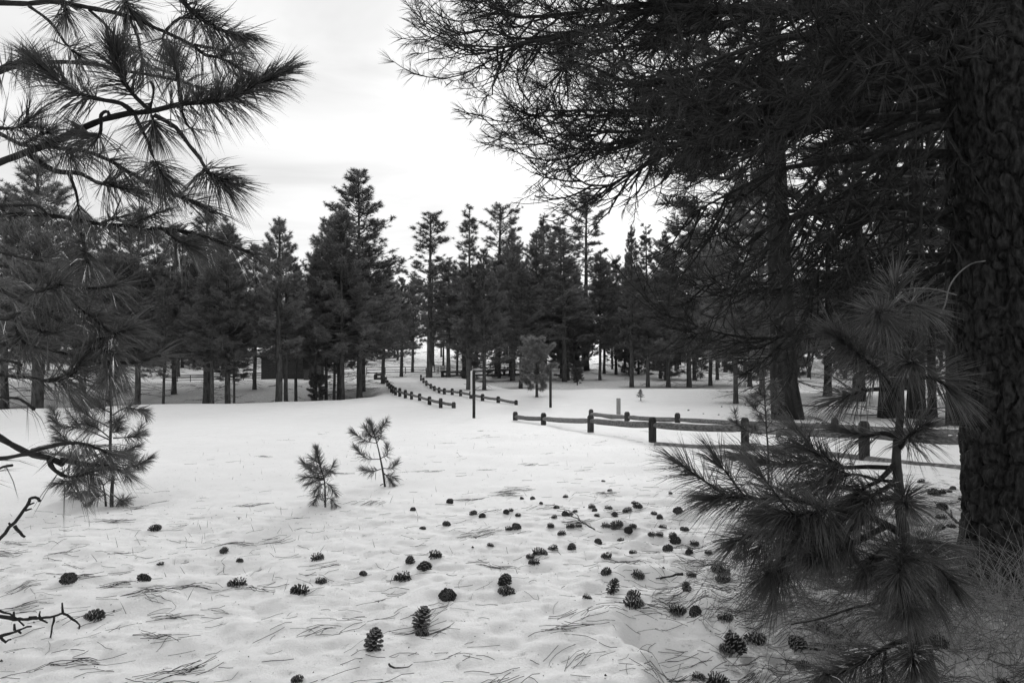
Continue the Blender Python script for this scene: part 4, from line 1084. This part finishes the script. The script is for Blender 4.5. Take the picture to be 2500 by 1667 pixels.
# the young pine standing close on the right
R6 = lambda u, v: (1660 + u * .35714, 550 + v * .35714)
def q9(pl): return [(u, v + 1559.6) for u, v in pl]        # lower crop of the photograph continues below the upper one
YD = 2.95
sapling('tall near young pine with long spreading needles before the huge trunk',
 q9([(1760, 1640), (1660, 1290), (1620, 1180), (1580, 1040), (1550, 800), (1540, 560), (1510, 430), (1500, 250), (1480, 60)]) + [(1510, 1250), (1500, 1000), (1470, 800), (1465, 600), (1460, 440)],
 [([(1505, 1200), (1380, 1020), (1230, 890), (1070, 760)], {'dd': -.25, 'f': .3, 'n': 1.5, 'r': .009}), ([(1480, 720), (1400, 640), (1350, 600)], {'dd': -.3, 'f': .2, 'n': 1.8}),
  ([(1462, 560), (1465, 470), (1475, 390)], {'dd': -.02, 'f': .1, 'n': 1.6}), ([(1470, 560), (1560, 540), (1650, 560), (1700, 590)], {'dd': .15, 'f': .2}),
  ([(1505, 960), (1550, 940), (1600, 935)], {'dd': -.2, 'f': .2, 'n': 1.5}), ([(1500, 1060), (1600, 1050), (1720, 1040), (1850, 1120)], {'dd': -.15, 'f': .45}),
  ([(1500, 1130), (1330, 1120), (1190, 1150), (1080, 1180)], {'dd': .05, 'f': .45, 'n': 1.2}), ([(1500, 1520), (1570, 1440), (1660, 1380)], {'dd': -.2, 'f': .2, 'n': 1.6}),
  ([(1500, 1450), (1400, 1420), (1250, 1440), (1130, 1400)], {'dd': .1, 'f': .3}), ([(1500, 1000), (1420, 980), (1330, 960)], {'dd': .2, 'f': .2}),
  (q9([(1490, 100), (1290, 90), (1120, 95), (900, 70), (650, 70), (430, 30)]), {'dd': .25, 'f': .32, 'n': 1.3, 'r': .011, 'auto': 3}),
  (q9([(1460, 190), (1350, 180), (1180, 140), (1050, 170), (900, 200)]), {'dd': .05, 'f': .4, 'n': 1.2, 'r': .008, 'auto': 2}),
  (q9([(1480, 60), (1350, 190), (1250, 240), (1180, 330)]), {'dd': -.1, 'f': .5}),
  (q9([(1535, 560), (1400, 480), (1290, 430), (1150, 400), (1040, 375), (850, 420), (630, 410)]), {'dd': -.3, 'f': .62, 'n': 1.7, 'r': .017, 'auto': 2}),
  (q9([(1040, 375), (800, 330), (500, 310), (330, 300), (200, 300)]), {'dd': -.1, 'f': .3, 'n': 1.4, 'r': .009, 'auto': 2}),
  (q9([(850, 420), (700, 520), (500, 560), (380, 600)]), {'dd': -.2, 'f': .2, 'n': 1.3, 'auto': 1}),
  (q9([(1150, 420), (950, 560), (750, 680), (600, 830)]), {'dd': -.15, 'f': .3, 'n': 1.4, 'auto': 2}),
  (q9([(1400, 500), (1200, 600), (1050, 680), (920, 720)]), {'dd': -.3, 'f': .4, 'n': 1.8}),
  (q9([(1300, 560), (1150, 620), (1000, 640), (850, 620)]), {'dd': .2, 'f': .2, 'n': 1.2}),
  (q9([(1545, 580), (1535, 650), (1515, 730), (1490, 840)]), {'dd': -.35, 'f': .25, 'n': 2.2}), (q9([(1505, 300), (1530, 320), (1545, 350)]), {'dd': -.25, 'f': 0, 'n': 1.8}),
  (q9([(1500, 300), (1350, 320), (1180, 360)]), {'dd': .1, 'f': .4}), (q9([(1545, 600), (1700, 600), (1850, 640)]), {'dd': .1, 'f': .3}), (q9([(1545, 580), (1640, 590), (1760, 700)]), {'dd': .2, 'f': .3}),
  (q9([(1610, 1190), (1560, 1260), (1480, 1290), (1380, 1340), (1200, 1450), (1000, 1530)]), {'dd': -.1, 'f': .35, 'n': 1.2, 'auto': 2}), (q9([(1640, 1240), (1600, 1330), (1590, 1430)]), {'dd': -.25, 'f': .2, 'n': 1.8}),
  (q9([(1600, 1150), (1500, 1130), (1380, 1080)]), {'dd': .2, 'f': .3}), (q9([(1480, 1000), (1200, 1050), (950, 1130), (760, 1165)]), {'n': 0, 'r': .006, 'dd': .3}),
  (q9([(1560, 760), (1480, 820), (1420, 900)]), {'dd': -.1, 'f': .2, 'n': 1.3}), (q9([(1545, 600), (1440, 620), (1330, 700), (1250, 820)]), {'dd': -.25, 'f': .2, 'n': 1.2}), (q9([(1560, 720), (1640, 720), (1760, 780), (1850, 880)]), {'dd': -.2, 'f': .2, 'n': 1.2}), (q9([(1570, 900), (1540, 960), (1560, 1060)]), {'dd': -.3, 'f': .1, 'n': 1.6}), (q9([(1300, 430), (1150, 520), (980, 560), (800, 600)]), {'dd': -.3, 'f': .2, 'n': 1.3}), (q9([(1495, 180), (1400, 240), (1300, 300), (1220, 400)]), {'dd': -.2, 'f': .25, 'n': 1.2}), (q9([(1555, 800), (1650, 860), (1720, 960)]), {'dd': -.1, 'f': .2, 'n': 1.3})],
 YD, .034, .010, (.15, .235), .0024, 1200, R6, seed=9, f0=.25, droop=.15, auto=0, spread_th=(60, 12), name='young_pine', cat='young pine')

# ------------------------------------------------------------------ pine cones
def cone_mesh(seed, closed=0.0, nsc=74):
    r = np.random.default_rng(seed)
    a = Acc()
    s = np.linspace(0, 1, 7)
    a.tube(np.column_stack([np.zeros(7), np.zeros(7), s * 0.9 + .03]), 0.20 * np.sin(np.clip(s, .1, .95) * math.pi) ** .6 * .8, 8)
    ga_ = math.pi * (3 - math.sqrt(5))
    for k in range(nsc):
        t = (k + .5) / nsc
        z = t ** 0.92
        R = 0.40 * (math.sin(math.pi * min(1, (z * .86 + .10))) ** .55) * (1 - .30 * z)
        az = k * ga_ + r.normal() * .06
        el = math.radians(-30 + 95 * z + r.normal() * 5) * (1 - closed) + math.radians(70) * closed
        o = np.array([math.cos(az), math.sin(az), 0]); up = np.array([0, 0, 1.0])
        d = o * math.cos(el) + up * math.sin(el)
        sd = np.cross(d, o * math.sin(el) - up * math.cos(el)); sd = norm(sd)
        nrm = np.cross(sd, d)
        b = np.array([0, 0, z * .86 + .07]) + o * R * .35
        l = R * r.uniform(.78, 1.0); w = 0.060 + .045 * math.sin(math.pi * min(1, z + .12)); h = .028
        e = b + d * l
        v = [b - sd * w * .35, b + sd * w * .35, e - sd * w + nrm * h * .2, e + sd * w + nrm * h * .2, e - sd * w - nrm * h, e + sd * w - nrm * h,
             e + d * .055 - sd * w * .35 - nrm * h * .2, e + d * .055 + sd * w * .35 - nrm * h * .2, e + d * .045 + nrm * .045]
        a.add(v, [[2, 6, 8], [6, 7, 8], [7, 3, 8], [2, 8, 3], [2, 4, 6], [3, 7, 5]], [[0, 1, 3, 2], [0, 4, 5, 1], [4, 5, 7, 6]])
    me = a.mesh('pine_cone', M['cone'])
    me.materials.append(M['cone_tip'])
    n3 = sum(len(q) for q in a.f3)
    mi = np.zeros(len(me.polygons), np.int32); mi[16:n3] = 1
    me.polygons.foreach_set('material_index', mi)
    return me
CONES = [cone_mesh(1), cone_mesh(2, .12), cone_mesh(3, .05, 84), cone_mesh(4, .0, 66)]
R8 = lambda u, v: (830 + u * .35714, 1107 + v * .35714)
R9 = lambda u, v: (1660 + u * .35714, 1107 + v * .35714)
CL = [  # region, u, v, width, lie ('s' side, 'u' upright, 'f' sunk flat, 'e' end on), label
 (R7, 1055, 508, 55, 'e', 'lone cone on clean snow right of the tallest left sapling'),
 (R7, 1530, 660, 60, 's', 'cone among thin stalks left of the middle of the snow'), (R7, 1638, 725, 45, 'f', 'half sunk cone just right of the stalk cone'), (R7, 1098, 748, 45, 'f', 'cone scrap sunk beside the dark needle streaks'),
 (R7, 2172, 702, 85, 's', 'sideways cone below the smallest sapling'), (R7, 468, 850, 85, 'e', 'cone nearest the left dead limb in the second row'), (R7, 980, 840, 85, 's', 'sideways cone alone in the left middle snow'),
 (R7, 1630, 868, 105, 's', 'long cone casting a dent in the snow left of centre'), (R7, 2192, 862, 80, 's', 'upper cone of the two under the smallest sapling'), (R7, 2055, 928, 100, 's', 'lower cone of the two under the smallest sapling'),
 (R7, 648, 1095, 115, 's', 'big cone beside the fallen dead branch at left'), (R7, 2032, 1530, 85, 'f', 'cone sunk at the bottom edge of the picture'),
 (R8, 225, 1300, 115, 'u', 'largest upright cone at the bottom centre'), (R8, 540, 1160, 108, 'u', 'upright cone behind the largest one at bottom centre'), (R8, 563, 1212, 100, 'f', 'broken cone piece lying against the upright cone'),
 (R8, 733, 965, 95, 'e', 'squat cone facing the camera near bottom centre'), (R8, 1142, 932, 105, 's', 'front cone of two sideways cones right of bottom centre'), (R8, 1127, 862, 88, 'e', 'rear cone of two sideways cones right of bottom centre'),
 (R8, 438, 835, 98, 's', 'front cone of the trio in the middle foreground'), (R8, 580, 765, 88, 'e', 'right cone of the trio in the middle foreground'), (R8, 480, 730, 62, 'e', 'rear cone of the trio in the middle foreground'),
 (R8, 652, 689, 85, 's', 'sideways cone just behind the middle trio'), (R8, 160, 812, 55, 'f', 'thin split cone left of the middle trio'), (R8, 500, 380, 38, 'e', 'small cone right of the two low saplings'), (R8, 752, 324, 45, 'e', 'cone highest on the snow in the centre'),
 (R8, 910, 407, 42, 'e', 'left cone of a distant pair in mid snow'), (R8, 972, 425, 40, 'e', 'right cone of a distant pair in mid snow'), (R8, 728, 480, 44, 'e', 'cone resting on crossed needles in mid snow'), (R8, 568, 505, 40, 'f', 'flat cone scrap in mid snow'), (R8, 1025, 620, 32, 'f', 'tiny cone scrap alone in mid snow'),
 (R8, 1300, 700, 58, 's', 'upper cone of two overlapping cones'), (R8, 1332, 732, 68, 's', 'lower cone of two overlapping cones'), (R8, 1360, 662, 90, 'f', 'sunk cone mixed with needles above the overlapping pair'), (R8, 1458, 637, 62, 'f', 'flat cone between needle clump and round cone'), (R8, 1585, 637, 60, 'e', 'round cone showing its base right of centre'),
 (R8, 1823, 692, 70, 's', 'well lit cone standing on clean snow right of centre'), (R8, 1822, 800, 68, 's', 'cone in front of the well lit one'), (R8, 2037, 822, 80, 's', 'tilted cone right of the well lit pair'), (R8, 1850, 925, 85, 'u', 'tall upright cone with a needle across it'), (R8, 2010, 955, 95, 's', 'rear cone of the big stacked pair on the snow rim'), (R8, 1998, 1012, 118, 's', 'front cone of the big stacked pair on the snow rim'),
 (R8, 1688, 972, 58, 'f', 'split brown cone left of the tall upright cone'), (R8, 2310, 1055, 128, 's', 'big dark cone at the edge of the young pine'),
 (R8, 1765, 603, 50, 'e', 'round cone behind the well lit cone'), (R8, 1917, 584, 48, 'f', 'flat cone strip right of a round cone'), (R8, 2003, 668, 52, 'f', 'sunk cone in the needles left of the young pine'),
]
CROWD = [(1153, 506, 50), (1208, 500, 58), (1135, 400, 42), (1163, 383, 40), (1218, 417, 38), (1318, 303, 30), (1243, 306, 18), (1375, 340, 22), (1540, 289, 38), (1480, 362, 42), (1608, 390, 32), (1465, 431, 42), (1540, 410, 44), (1575, 412, 36), (1718, 356, 46), (1742, 384, 36), (1757, 417, 38), (1830, 363, 48), (1878, 415, 40), (1970, 382, 56), (2033, 354, 60), (2008, 331, 35), (2148, 404, 44), (2186, 432, 42),
 (1440, 490, 48), (1572, 490, 54), (1630, 488, 46), (1515, 540, 54), (1815, 485, 56), (1892, 482, 68), (1873, 504, 38), (2002, 490, 50), (1972, 522, 52), (2210, 496, 48), (2135, 546, 50), (2185, 548, 50), (2275, 557, 56), (2298, 587, 60), (2240, 642, 75), (1848, 248, 30), (2260, 268, 28), (2310, 387, 55), (2345, 512, 40), (1800, 186, 20)]
for u, v, w in CROWD: CL.append((R8, u, v, w, 'x', 'small dark cone in the crowd scattered left of the young pine'))
NEARR = [(35, 515, 58), (100, 610, 60), (62, 668, 55), (190, 672, 50), (73, 825, 60), (395, 705, 60), (318, 123, 30), (365, 263, 32)]
for u, v, w in NEARR: CL.append((R9, u, v, w, 'x', 'small dark cone in the crowd scattered left of the young pine'))
CL += [(R9, 250, 778, 72, 's', 'left cone of a heap of three beside the young pine'), (R9, 305, 795, 88, 's', 'right cone of a heap of three beside the young pine'), (R9, 300, 852, 88, 's', 'front cone of a heap of three beside the young pine'),
 (R9, 47, 918, 58, 'u', 'upright cone left of the needle fan of the young pine'), (R9, 100, 1072, 88, 's', 'cone against the big dark cone by the snow rim'), (R9, 298, 1112, 75, 'e', 'cone under the lowest needle fan'), (R9, 505, 1250, 122, 's', 'big tilted cone right of the open melted patch'),
 (R9, 380, 1295, 125, 'e', 'right cone of a large pair in the melted patch'), (R9, 325, 1335, 92, 's', 'left cone of a large pair in the melted patch'), (R9, 808, 1288, 108, 'e', 'round cone in the middle of the melted patch'), (R9, 972, 1185, 95, 'e', 'cone under the dead low twig of the young pine'),
 (R9, 845, 1435, 100, 's', 'dark cone shaded by low needles in the melted patch'), (R9, 262, 1540, 150, 's', 'biggest cone at the bottom edge of the melted patch'), (R9, 120, 1508, 80, 'f', 'smooth dark cone piece at bottom of the melted patch'), (R9, 1758, 1268, 130, 's', 'big cone right of the young pine stem'), (R9, 2210, 1548, 70, 'f', 'cone at the bottom right corner by the dry grass')]
for u, v, w in [(1650, 187, 45), (1735, 264, 60), (1790, 257, 55), (1842, 255, 38), (1866, 232, 42), (1925, 309, 35), (1790, 357, 65), (1790, 427, 60), (1780, 495, 65), (1855, 492, 55), (1930, 455, 40), (1220, 467, 50), (1300, 502, 55), (1650, 542, 60), (1955, 387, 30)]:
    CL.append((R9, u, v, w, 'x', 'cone on the snow between the young pine and the huge trunk'))
for u, v, w in [(58, 1262, 11), (160, 1287, 12), (265, 1292, 12), (285, 1238, 11), (370, 1312, 14), (378, 1277, 10), (850, 1285, 14), (1215, 1250, 14), (1265, 1250, 14), (1345, 1258, 14), (945, 1350, 18), (975, 1350, 14)]:
    CL.append((R6, u, v, w, 'x', 'tiny far cone on the snow behind the log fences'))
rc = np.random.default_rng(91)
for reg, u, v, wd, lie, lab in CL:
    px, py = reg(u, v)
    wpx = wd * .35714
    h = ground_hit(px, py + wpx * 0.28)
    width = wpx / F * h[1]
    if lie == 'x': lie = rc.choice(['e', 's', 's', 's', 'f'])
    # unit cone: 1 long, about .75 wide
    s = width / (0.80 if lie in 'eu' else 1.0)
    s = min(max(s, 0.045), 0.16)
    o = link('pine_cone', CONES[rc.integers(4)])
    if lie == 'u': rot = (rc.normal() * .22, rc.normal() * .2, rc.random() * 6.28); up = -0.10 * s
    elif lie == 'e': rot = (math.radians(rc.uniform(55, 85)), 0, rc.normal() * .5 + (math.pi if rc.random() < .3 else 0)); up = rc.uniform(.06, .17) * s
    else: rot = (math.radians(rc.uniform(65, 95)), rc.random() * 6.28, rc.choice([-1, 1]) * rc.uniform(1.0, 1.9)); up = rc.uniform(.06, .20) * s
    if lie == 'f': up = .06 * s
    o.rotation_euler = rot; o.scale = (s * rc.uniform(.85, 1.05), s * rc.uniform(.85, 1.05), s * rc.uniform(.88, 1.15))
    # centre the cone over its spot
    from mathutils import Euler
    c_ = Euler(rot).to_matrix() @ Vector((0, 0, .47 * s))
    o.location = (h[0] - c_.x * (lie != 'u'), h[1] - c_.y * (lie != 'u'), h[2] + up - (c_.z if lie != 'u' else 0))
    tag(o, lab, 'pine cone', 'pine cones strewn on the snow')

# ------------------------------------------------------------------ fallen branches and twigs
def fallen(label, lines, conv, r0, lift=.02, depth=None, name='fallen_branch'):
    a = Acc(); base = None
    rr = np.random.default_rng(len(label) * 7 + 3)
    for k, pl in enumerate(lines):
        p3 = np.array([(P(*conv(*p), depth) if depth else ground_hit(*conv(*p)) + [0, 0, lift]) for p in pl])
        if base is None:
            base = p3[0].copy(); base[2] = gz(base[0], base[1])
        pp = spline(p3, .02) - base
        pp[1:-1] += rr.normal(size=pp[1:-1].shape) * .0018
        a.tube(pp, np.linspace(r0 * (1 if k == 0 else .6), r0 * .35, len(pp)) * (1 + .12 * rr.normal(size=len(pp))), 7)
    o = a.build(name, M['twig'], None, True); o.location = base
    return tag(o, label, 'branch')
dfb = ground_hit(*R7(350, 1260))[1]
fallen('black dead branch lying on the snow at the lower left edge', [[(-120, 1090), (0, 1110), (100, 1130), (250, 1125), (400, 1100), (430, 1090), (490, 1130), (545, 1170), (540, 1198)], [(430, 1090), (425, 1018)], [(370, 1110), (358, 1180), (345, 1255)], [(275, 1130), (275, 1075)], [(275, 1130), (325, 1155)], [(-60, 1060), (60, 1095), (110, 1125), (165, 1175)], [(95, 1110), (95, 1078)], [(200, 1120), (250, 1112)]], R7, .011, depth=dfb)
fallen('short forked dead branch tip below the longer one at left edge', [[(-100, 1290), (0, 1250), (80, 1220), (150, 1195), (215, 1180)], [(100, 1205), (98, 1163)], [(0, 1250), (40, 1280), (75, 1268)], [(120, 1205), (145, 1228)]], R7, .012, depth=dfb - .12)
fallen('thin forked twig among the crowd of cones', [[(1740, 550), (1660, 505), (1590, 465), (1530, 455), (1430, 470)], [(1590, 465), (1530, 410), (1465, 400)], [(1640, 490), (1620, 450), (1560, 415)]], R8, .006, .04)
fallen('thin twig lying left of the young pine', [[(2345, 845), (2250, 862), (2160, 874)], [(2250, 862), (2190, 880)]], R8, .009, .02)
fallen('dark twig leaning toward the foot of the huge trunk', [[(1945, 558), (1900, 522), (1830, 452), (1735, 372)], [(1860, 480), (1850, 430)]], R9, .012, .06)
fallen('crooked twig on the melted patch under the young pine', [[(890, 1360), (980, 1362), (1050, 1332), (1120, 1366)], [(1100, 1190), (1140, 1230), (1165, 1300)]], R9, .007, .02)
fallen('curled bark strip at the bottom edge near the largest cone', [[(335, 1455), (365, 1478), (400, 1478), (440, 1480), (495, 1455)]], R8, .005, .012, name='bark_strip')

# ------------------------------------------------------------------ needle litter, flakes, stalks, dry grass
rg = np.random.default_rng(123)
lit = Acc()
def lay(acc, x, y, ang, L, w, curve, lift):
    """needles lying on the snow as thin upright-sided strips"""
    n = len(x)
    s = np.array([-.5, -.17, .17, .5])
    dx, dy = np.cos(ang)[:, None], np.sin(ang)[:, None]
    off = curve[:, None] * L[:, None] * (.25 - s ** 2) * 1.0
    X = x[:, None] + dx * L[:, None] * s - dy * off; Y = y[:, None] + dy * L[:, None] * s + dx * off
    Z = terrain(X, Y) + lift[:, None] * (1 + 1.5 * rg.random((n, 1)) * (s + .5))
    ww = w[:, None]
    up = np.stack([X, Y, Z + ww], -1); lo1 = np.stack([X + dy * ww * .6, Y - dx * ww * .6, Z - ww * .4], -1); lo2 = np.stack([X - dy * ww * .6, Y + dx * ww * .6, Z - ww * .4], -1)
    v = np.stack([up, lo1, lo2], 2).reshape(n, 12, 3)
    f = []
    for k in range(3):
        for p in range(3):
            q = (p + 1) % 3
            f.append([k * 3 + p, k * 3 + q, k * 3 + 3 + q, k * 3 + 3 + p])
    f = np.array(f)[None] + np.arange(n)[:, None, None] * 12
    acc.add(v.reshape(-1, 3), None, f.reshape(-1, 4))
def pts_in(n, wfun, x0=-4.5, x1=4.8, y0=2.6, y1=10.5):
    X, Y = [], []
    while len(X) < n:
        x = rg.uniform(x0, x1, n * 3); y = rg.uniform(y0, y1, n * 3)
        k = rg.random(n * 3) < wfun(x, y)
        X += list(x[k]); Y += list(y[k])
    return np.array(X[:n]), np.array(Y[:n])
dens = lambda x, y: np.clip((.13 + .55 * sstep(-.3, 2.4, x - .2 * (y - 3)) + .16 * sstep(6, 3.5, y)) * (1 - .86 * sstep(5.6, 8.5, y - .35 * np.clip(x, 0, 4))), 0, 1)
x, y = pts_in(2300, dens)
n = len(x)
lay(lit, x, y, rg.normal(size=n) * .45 + .25 + (rg.random(n) < .2) * rg.random(n) * 3, rg.uniform(.05, .19, n), rg.uniform(.0010, .0020, n), rg.normal(size=n) * .35, np.full(n, .003))
# pairs and bundles of needles that fell together
x, y = pts_in(300, dens)
for q in range(len(x)):
    k = rg.integers(3, 16); a0 = rg.normal() * .4 + .25
    lay(lit, x[q] + rg.normal(size=k) * .07, y[q] + rg.normal(size=k) * .03, a0 + rg.normal(size=k) * .22, rg.uniform(.10, .19, k), rg.uniform(.0013, .0021, k), rg.normal(size=k) * .25 + .1, rg.uniform(.002, .012, k))
x, y = pts_in(26, lambda x, y: .3 + .5 * (np.abs(x - .5) < 2.5), -6, 6, 8, 17)
for q in range(len(x)):
    k = rg.integers(1, 6)
    lay(lit, x[q] + rg.normal(size=k) * .09, y[q] + rg.normal(size=k) * .05, rg.normal(size=k) * .35 + .1, rg.uniform(.06, .17, k), rg.uniform(.001, .0018, k), rg.normal(size=k) * .25, rg.uniform(.002, .012, k))
# mat of needles in the melted patch and round the huge trunk
matf = lambda x, y: np.clip(sstep(.6, 2.2, x) * sstep(5.4, 4.0, y - .12 * x) + .9 * np.exp(-((x - BX) ** 2 + (y - BY) ** 2) / .7), 0, 1) * (.10 + .9 * sstep(-.06, .12, fbm(x * 1.7, y * 2.6, 201, 4)))
x, y = pts_in(6500, matf, .5, 5.5, 2.5, 6.5)
n = len(x)
lay(lit, x, y, rg.random(n) * 6.28, rg.uniform(.07, .2, n), rg.uniform(.0011, .002, n), rg.normal(size=n) * .4, rg.uniform(.002, .035, n))
for cx_, cy_, sx_, sy_, k in ((2.2, 3.95, .35, .12, 420), (2.75, 4.3, .3, .12, 380), (1.5, 4.2, .25, .08, 260), (2.9, 3.35, .3, .08, 260), (1.2, 3.35, .25, .08, 160)):
    lay(lit, cx_ + rg.normal(size=k) * sx_, cy_ + rg.normal(size=k) * sy_, rg.normal(size=k) * .6 + .2, rg.uniform(.08, .2, k), rg.uniform(.0012, .0022, k), rg.normal(size=k) * .4, rg.uniform(.002, .05, k))
tag(lit.build('needle_litter', M['litter']), 'fallen brown pine needles strewn over the snow', None, None, 'stuff')
# flakes of bark
fl = Acc()
x, y = pts_in(3400, lambda x, y: np.clip(.25 + .5 * sstep(0, 2.5, x), 0, 1) * (1 - .8 * sstep(4.5, 8, y)), y1=16)
n = len(x); z = terrain(x, y)
sz = rg.uniform(.0015, .005, n) * (1 + 1.5 * (rg.random(n) < .06))
a_ = rg.random(n) * 6.28
c_ = np.stack([x, y, z + .001], -1)
d1 = np.stack([np.cos(a_), np.sin(a_), .2 * rg.normal(size=n)], -1) * sz[:, None]; d2 = np.stack([-np.sin(a_), np.cos(a_), .2 * rg.normal(size=n)], -1) * (sz * rg.uniform(.4, 1, n))[:, None]
v = np.stack([c_ - d1, c_ - d2, c_ + d1, c_ + d2, c_ + np.array([0, 0, 1]) * sz[:, None]], 1).reshape(-1, 3)
k = np.arange(n)[:, None] * 5
fl.add(v, np.vstack([k + np.array([[p, (p + 1) % 4, 4]]) for p in range(4)]))
tag(fl.build('bark_flakes', M['flake']), 'tiny dark bark flakes and seeds specking the snow', None, None, 'stuff')
# short dead stalks poking from the snow
st = Acc()
x, y = pts_in(330, lambda x, y: np.clip(.7 * np.exp(-((x + 1.8) / 1.6) ** 2 - ((y - 5.4) / 1.1) ** 2) + .10, 0, 1), -5, 4.5, 3.6, 13)
n = len(x)
B = np.stack([x, y, terrain(x, y) - .01], -1)
Dn = norm(np.stack([rg.normal(size=n) * .45, rg.normal(size=n) * .3, np.ones(n)], -1))
st.needles(B, Dn, rg.uniform(.03, .11, n), .0032, .1, 2, rg)
tag(st.build('dead_stalks', M['stalk']), 'short dead grass stalks poking out of the snow', None, None, 'stuff')

def grass_clump(label, cx, cy, sx, sy, n, hmin, hmax, lean, seed):
    r = np.random.default_rng(seed)
    base = np.array([cx, cy, gz(cx, cy)])
    a = Acc()
    for q in range(n):
        x, y = cx + r.normal() * sx, cy + r.normal() * sy
        h = r.uniform(hmin, hmax)
        d = np.array([r.normal() * .35 + lean, r.normal() * .3, 1.0]); d /= np.linalg.norm(d)
        b = r.uniform(.1, .75) * h
        s = np.linspace(0, 1, 6)[:, None]
        bend = norm(np.array([r.normal() + lean, r.normal(), -.5]))
        pts = np.array([x, y, gz(x, y) - .01]) - base + d * h * s + bend * b * s ** 2.2
        a.tube(pts, np.linspace(.0016, .0005, 6), 3, False)
    o = a.build('dry_grass', M['drygrass']); o.location = base
    return tag(o, label, 'grass clump', 'dry grass clumps')
grass_clump('tall dry grass clump in front of the huge trunk', 3.0, 4.05, .24, .16, 240, .25, .68, -.15, 1)
grass_clump('dry grass clump at the lower right picture corner', 2.72, 3.62, .20, .15, 190, .15, .5, -.1, 2)
grass_clump('pale dry grass tuft behind the young pine stem', 1.75, 3.8, .15, .09, 150, .08, .26, -.1, 3)
grass_clump('low matted grass clump between young pine and tall grass', 2.3, 3.85, .20, .12, 170, .06, .25, -.2, 4)
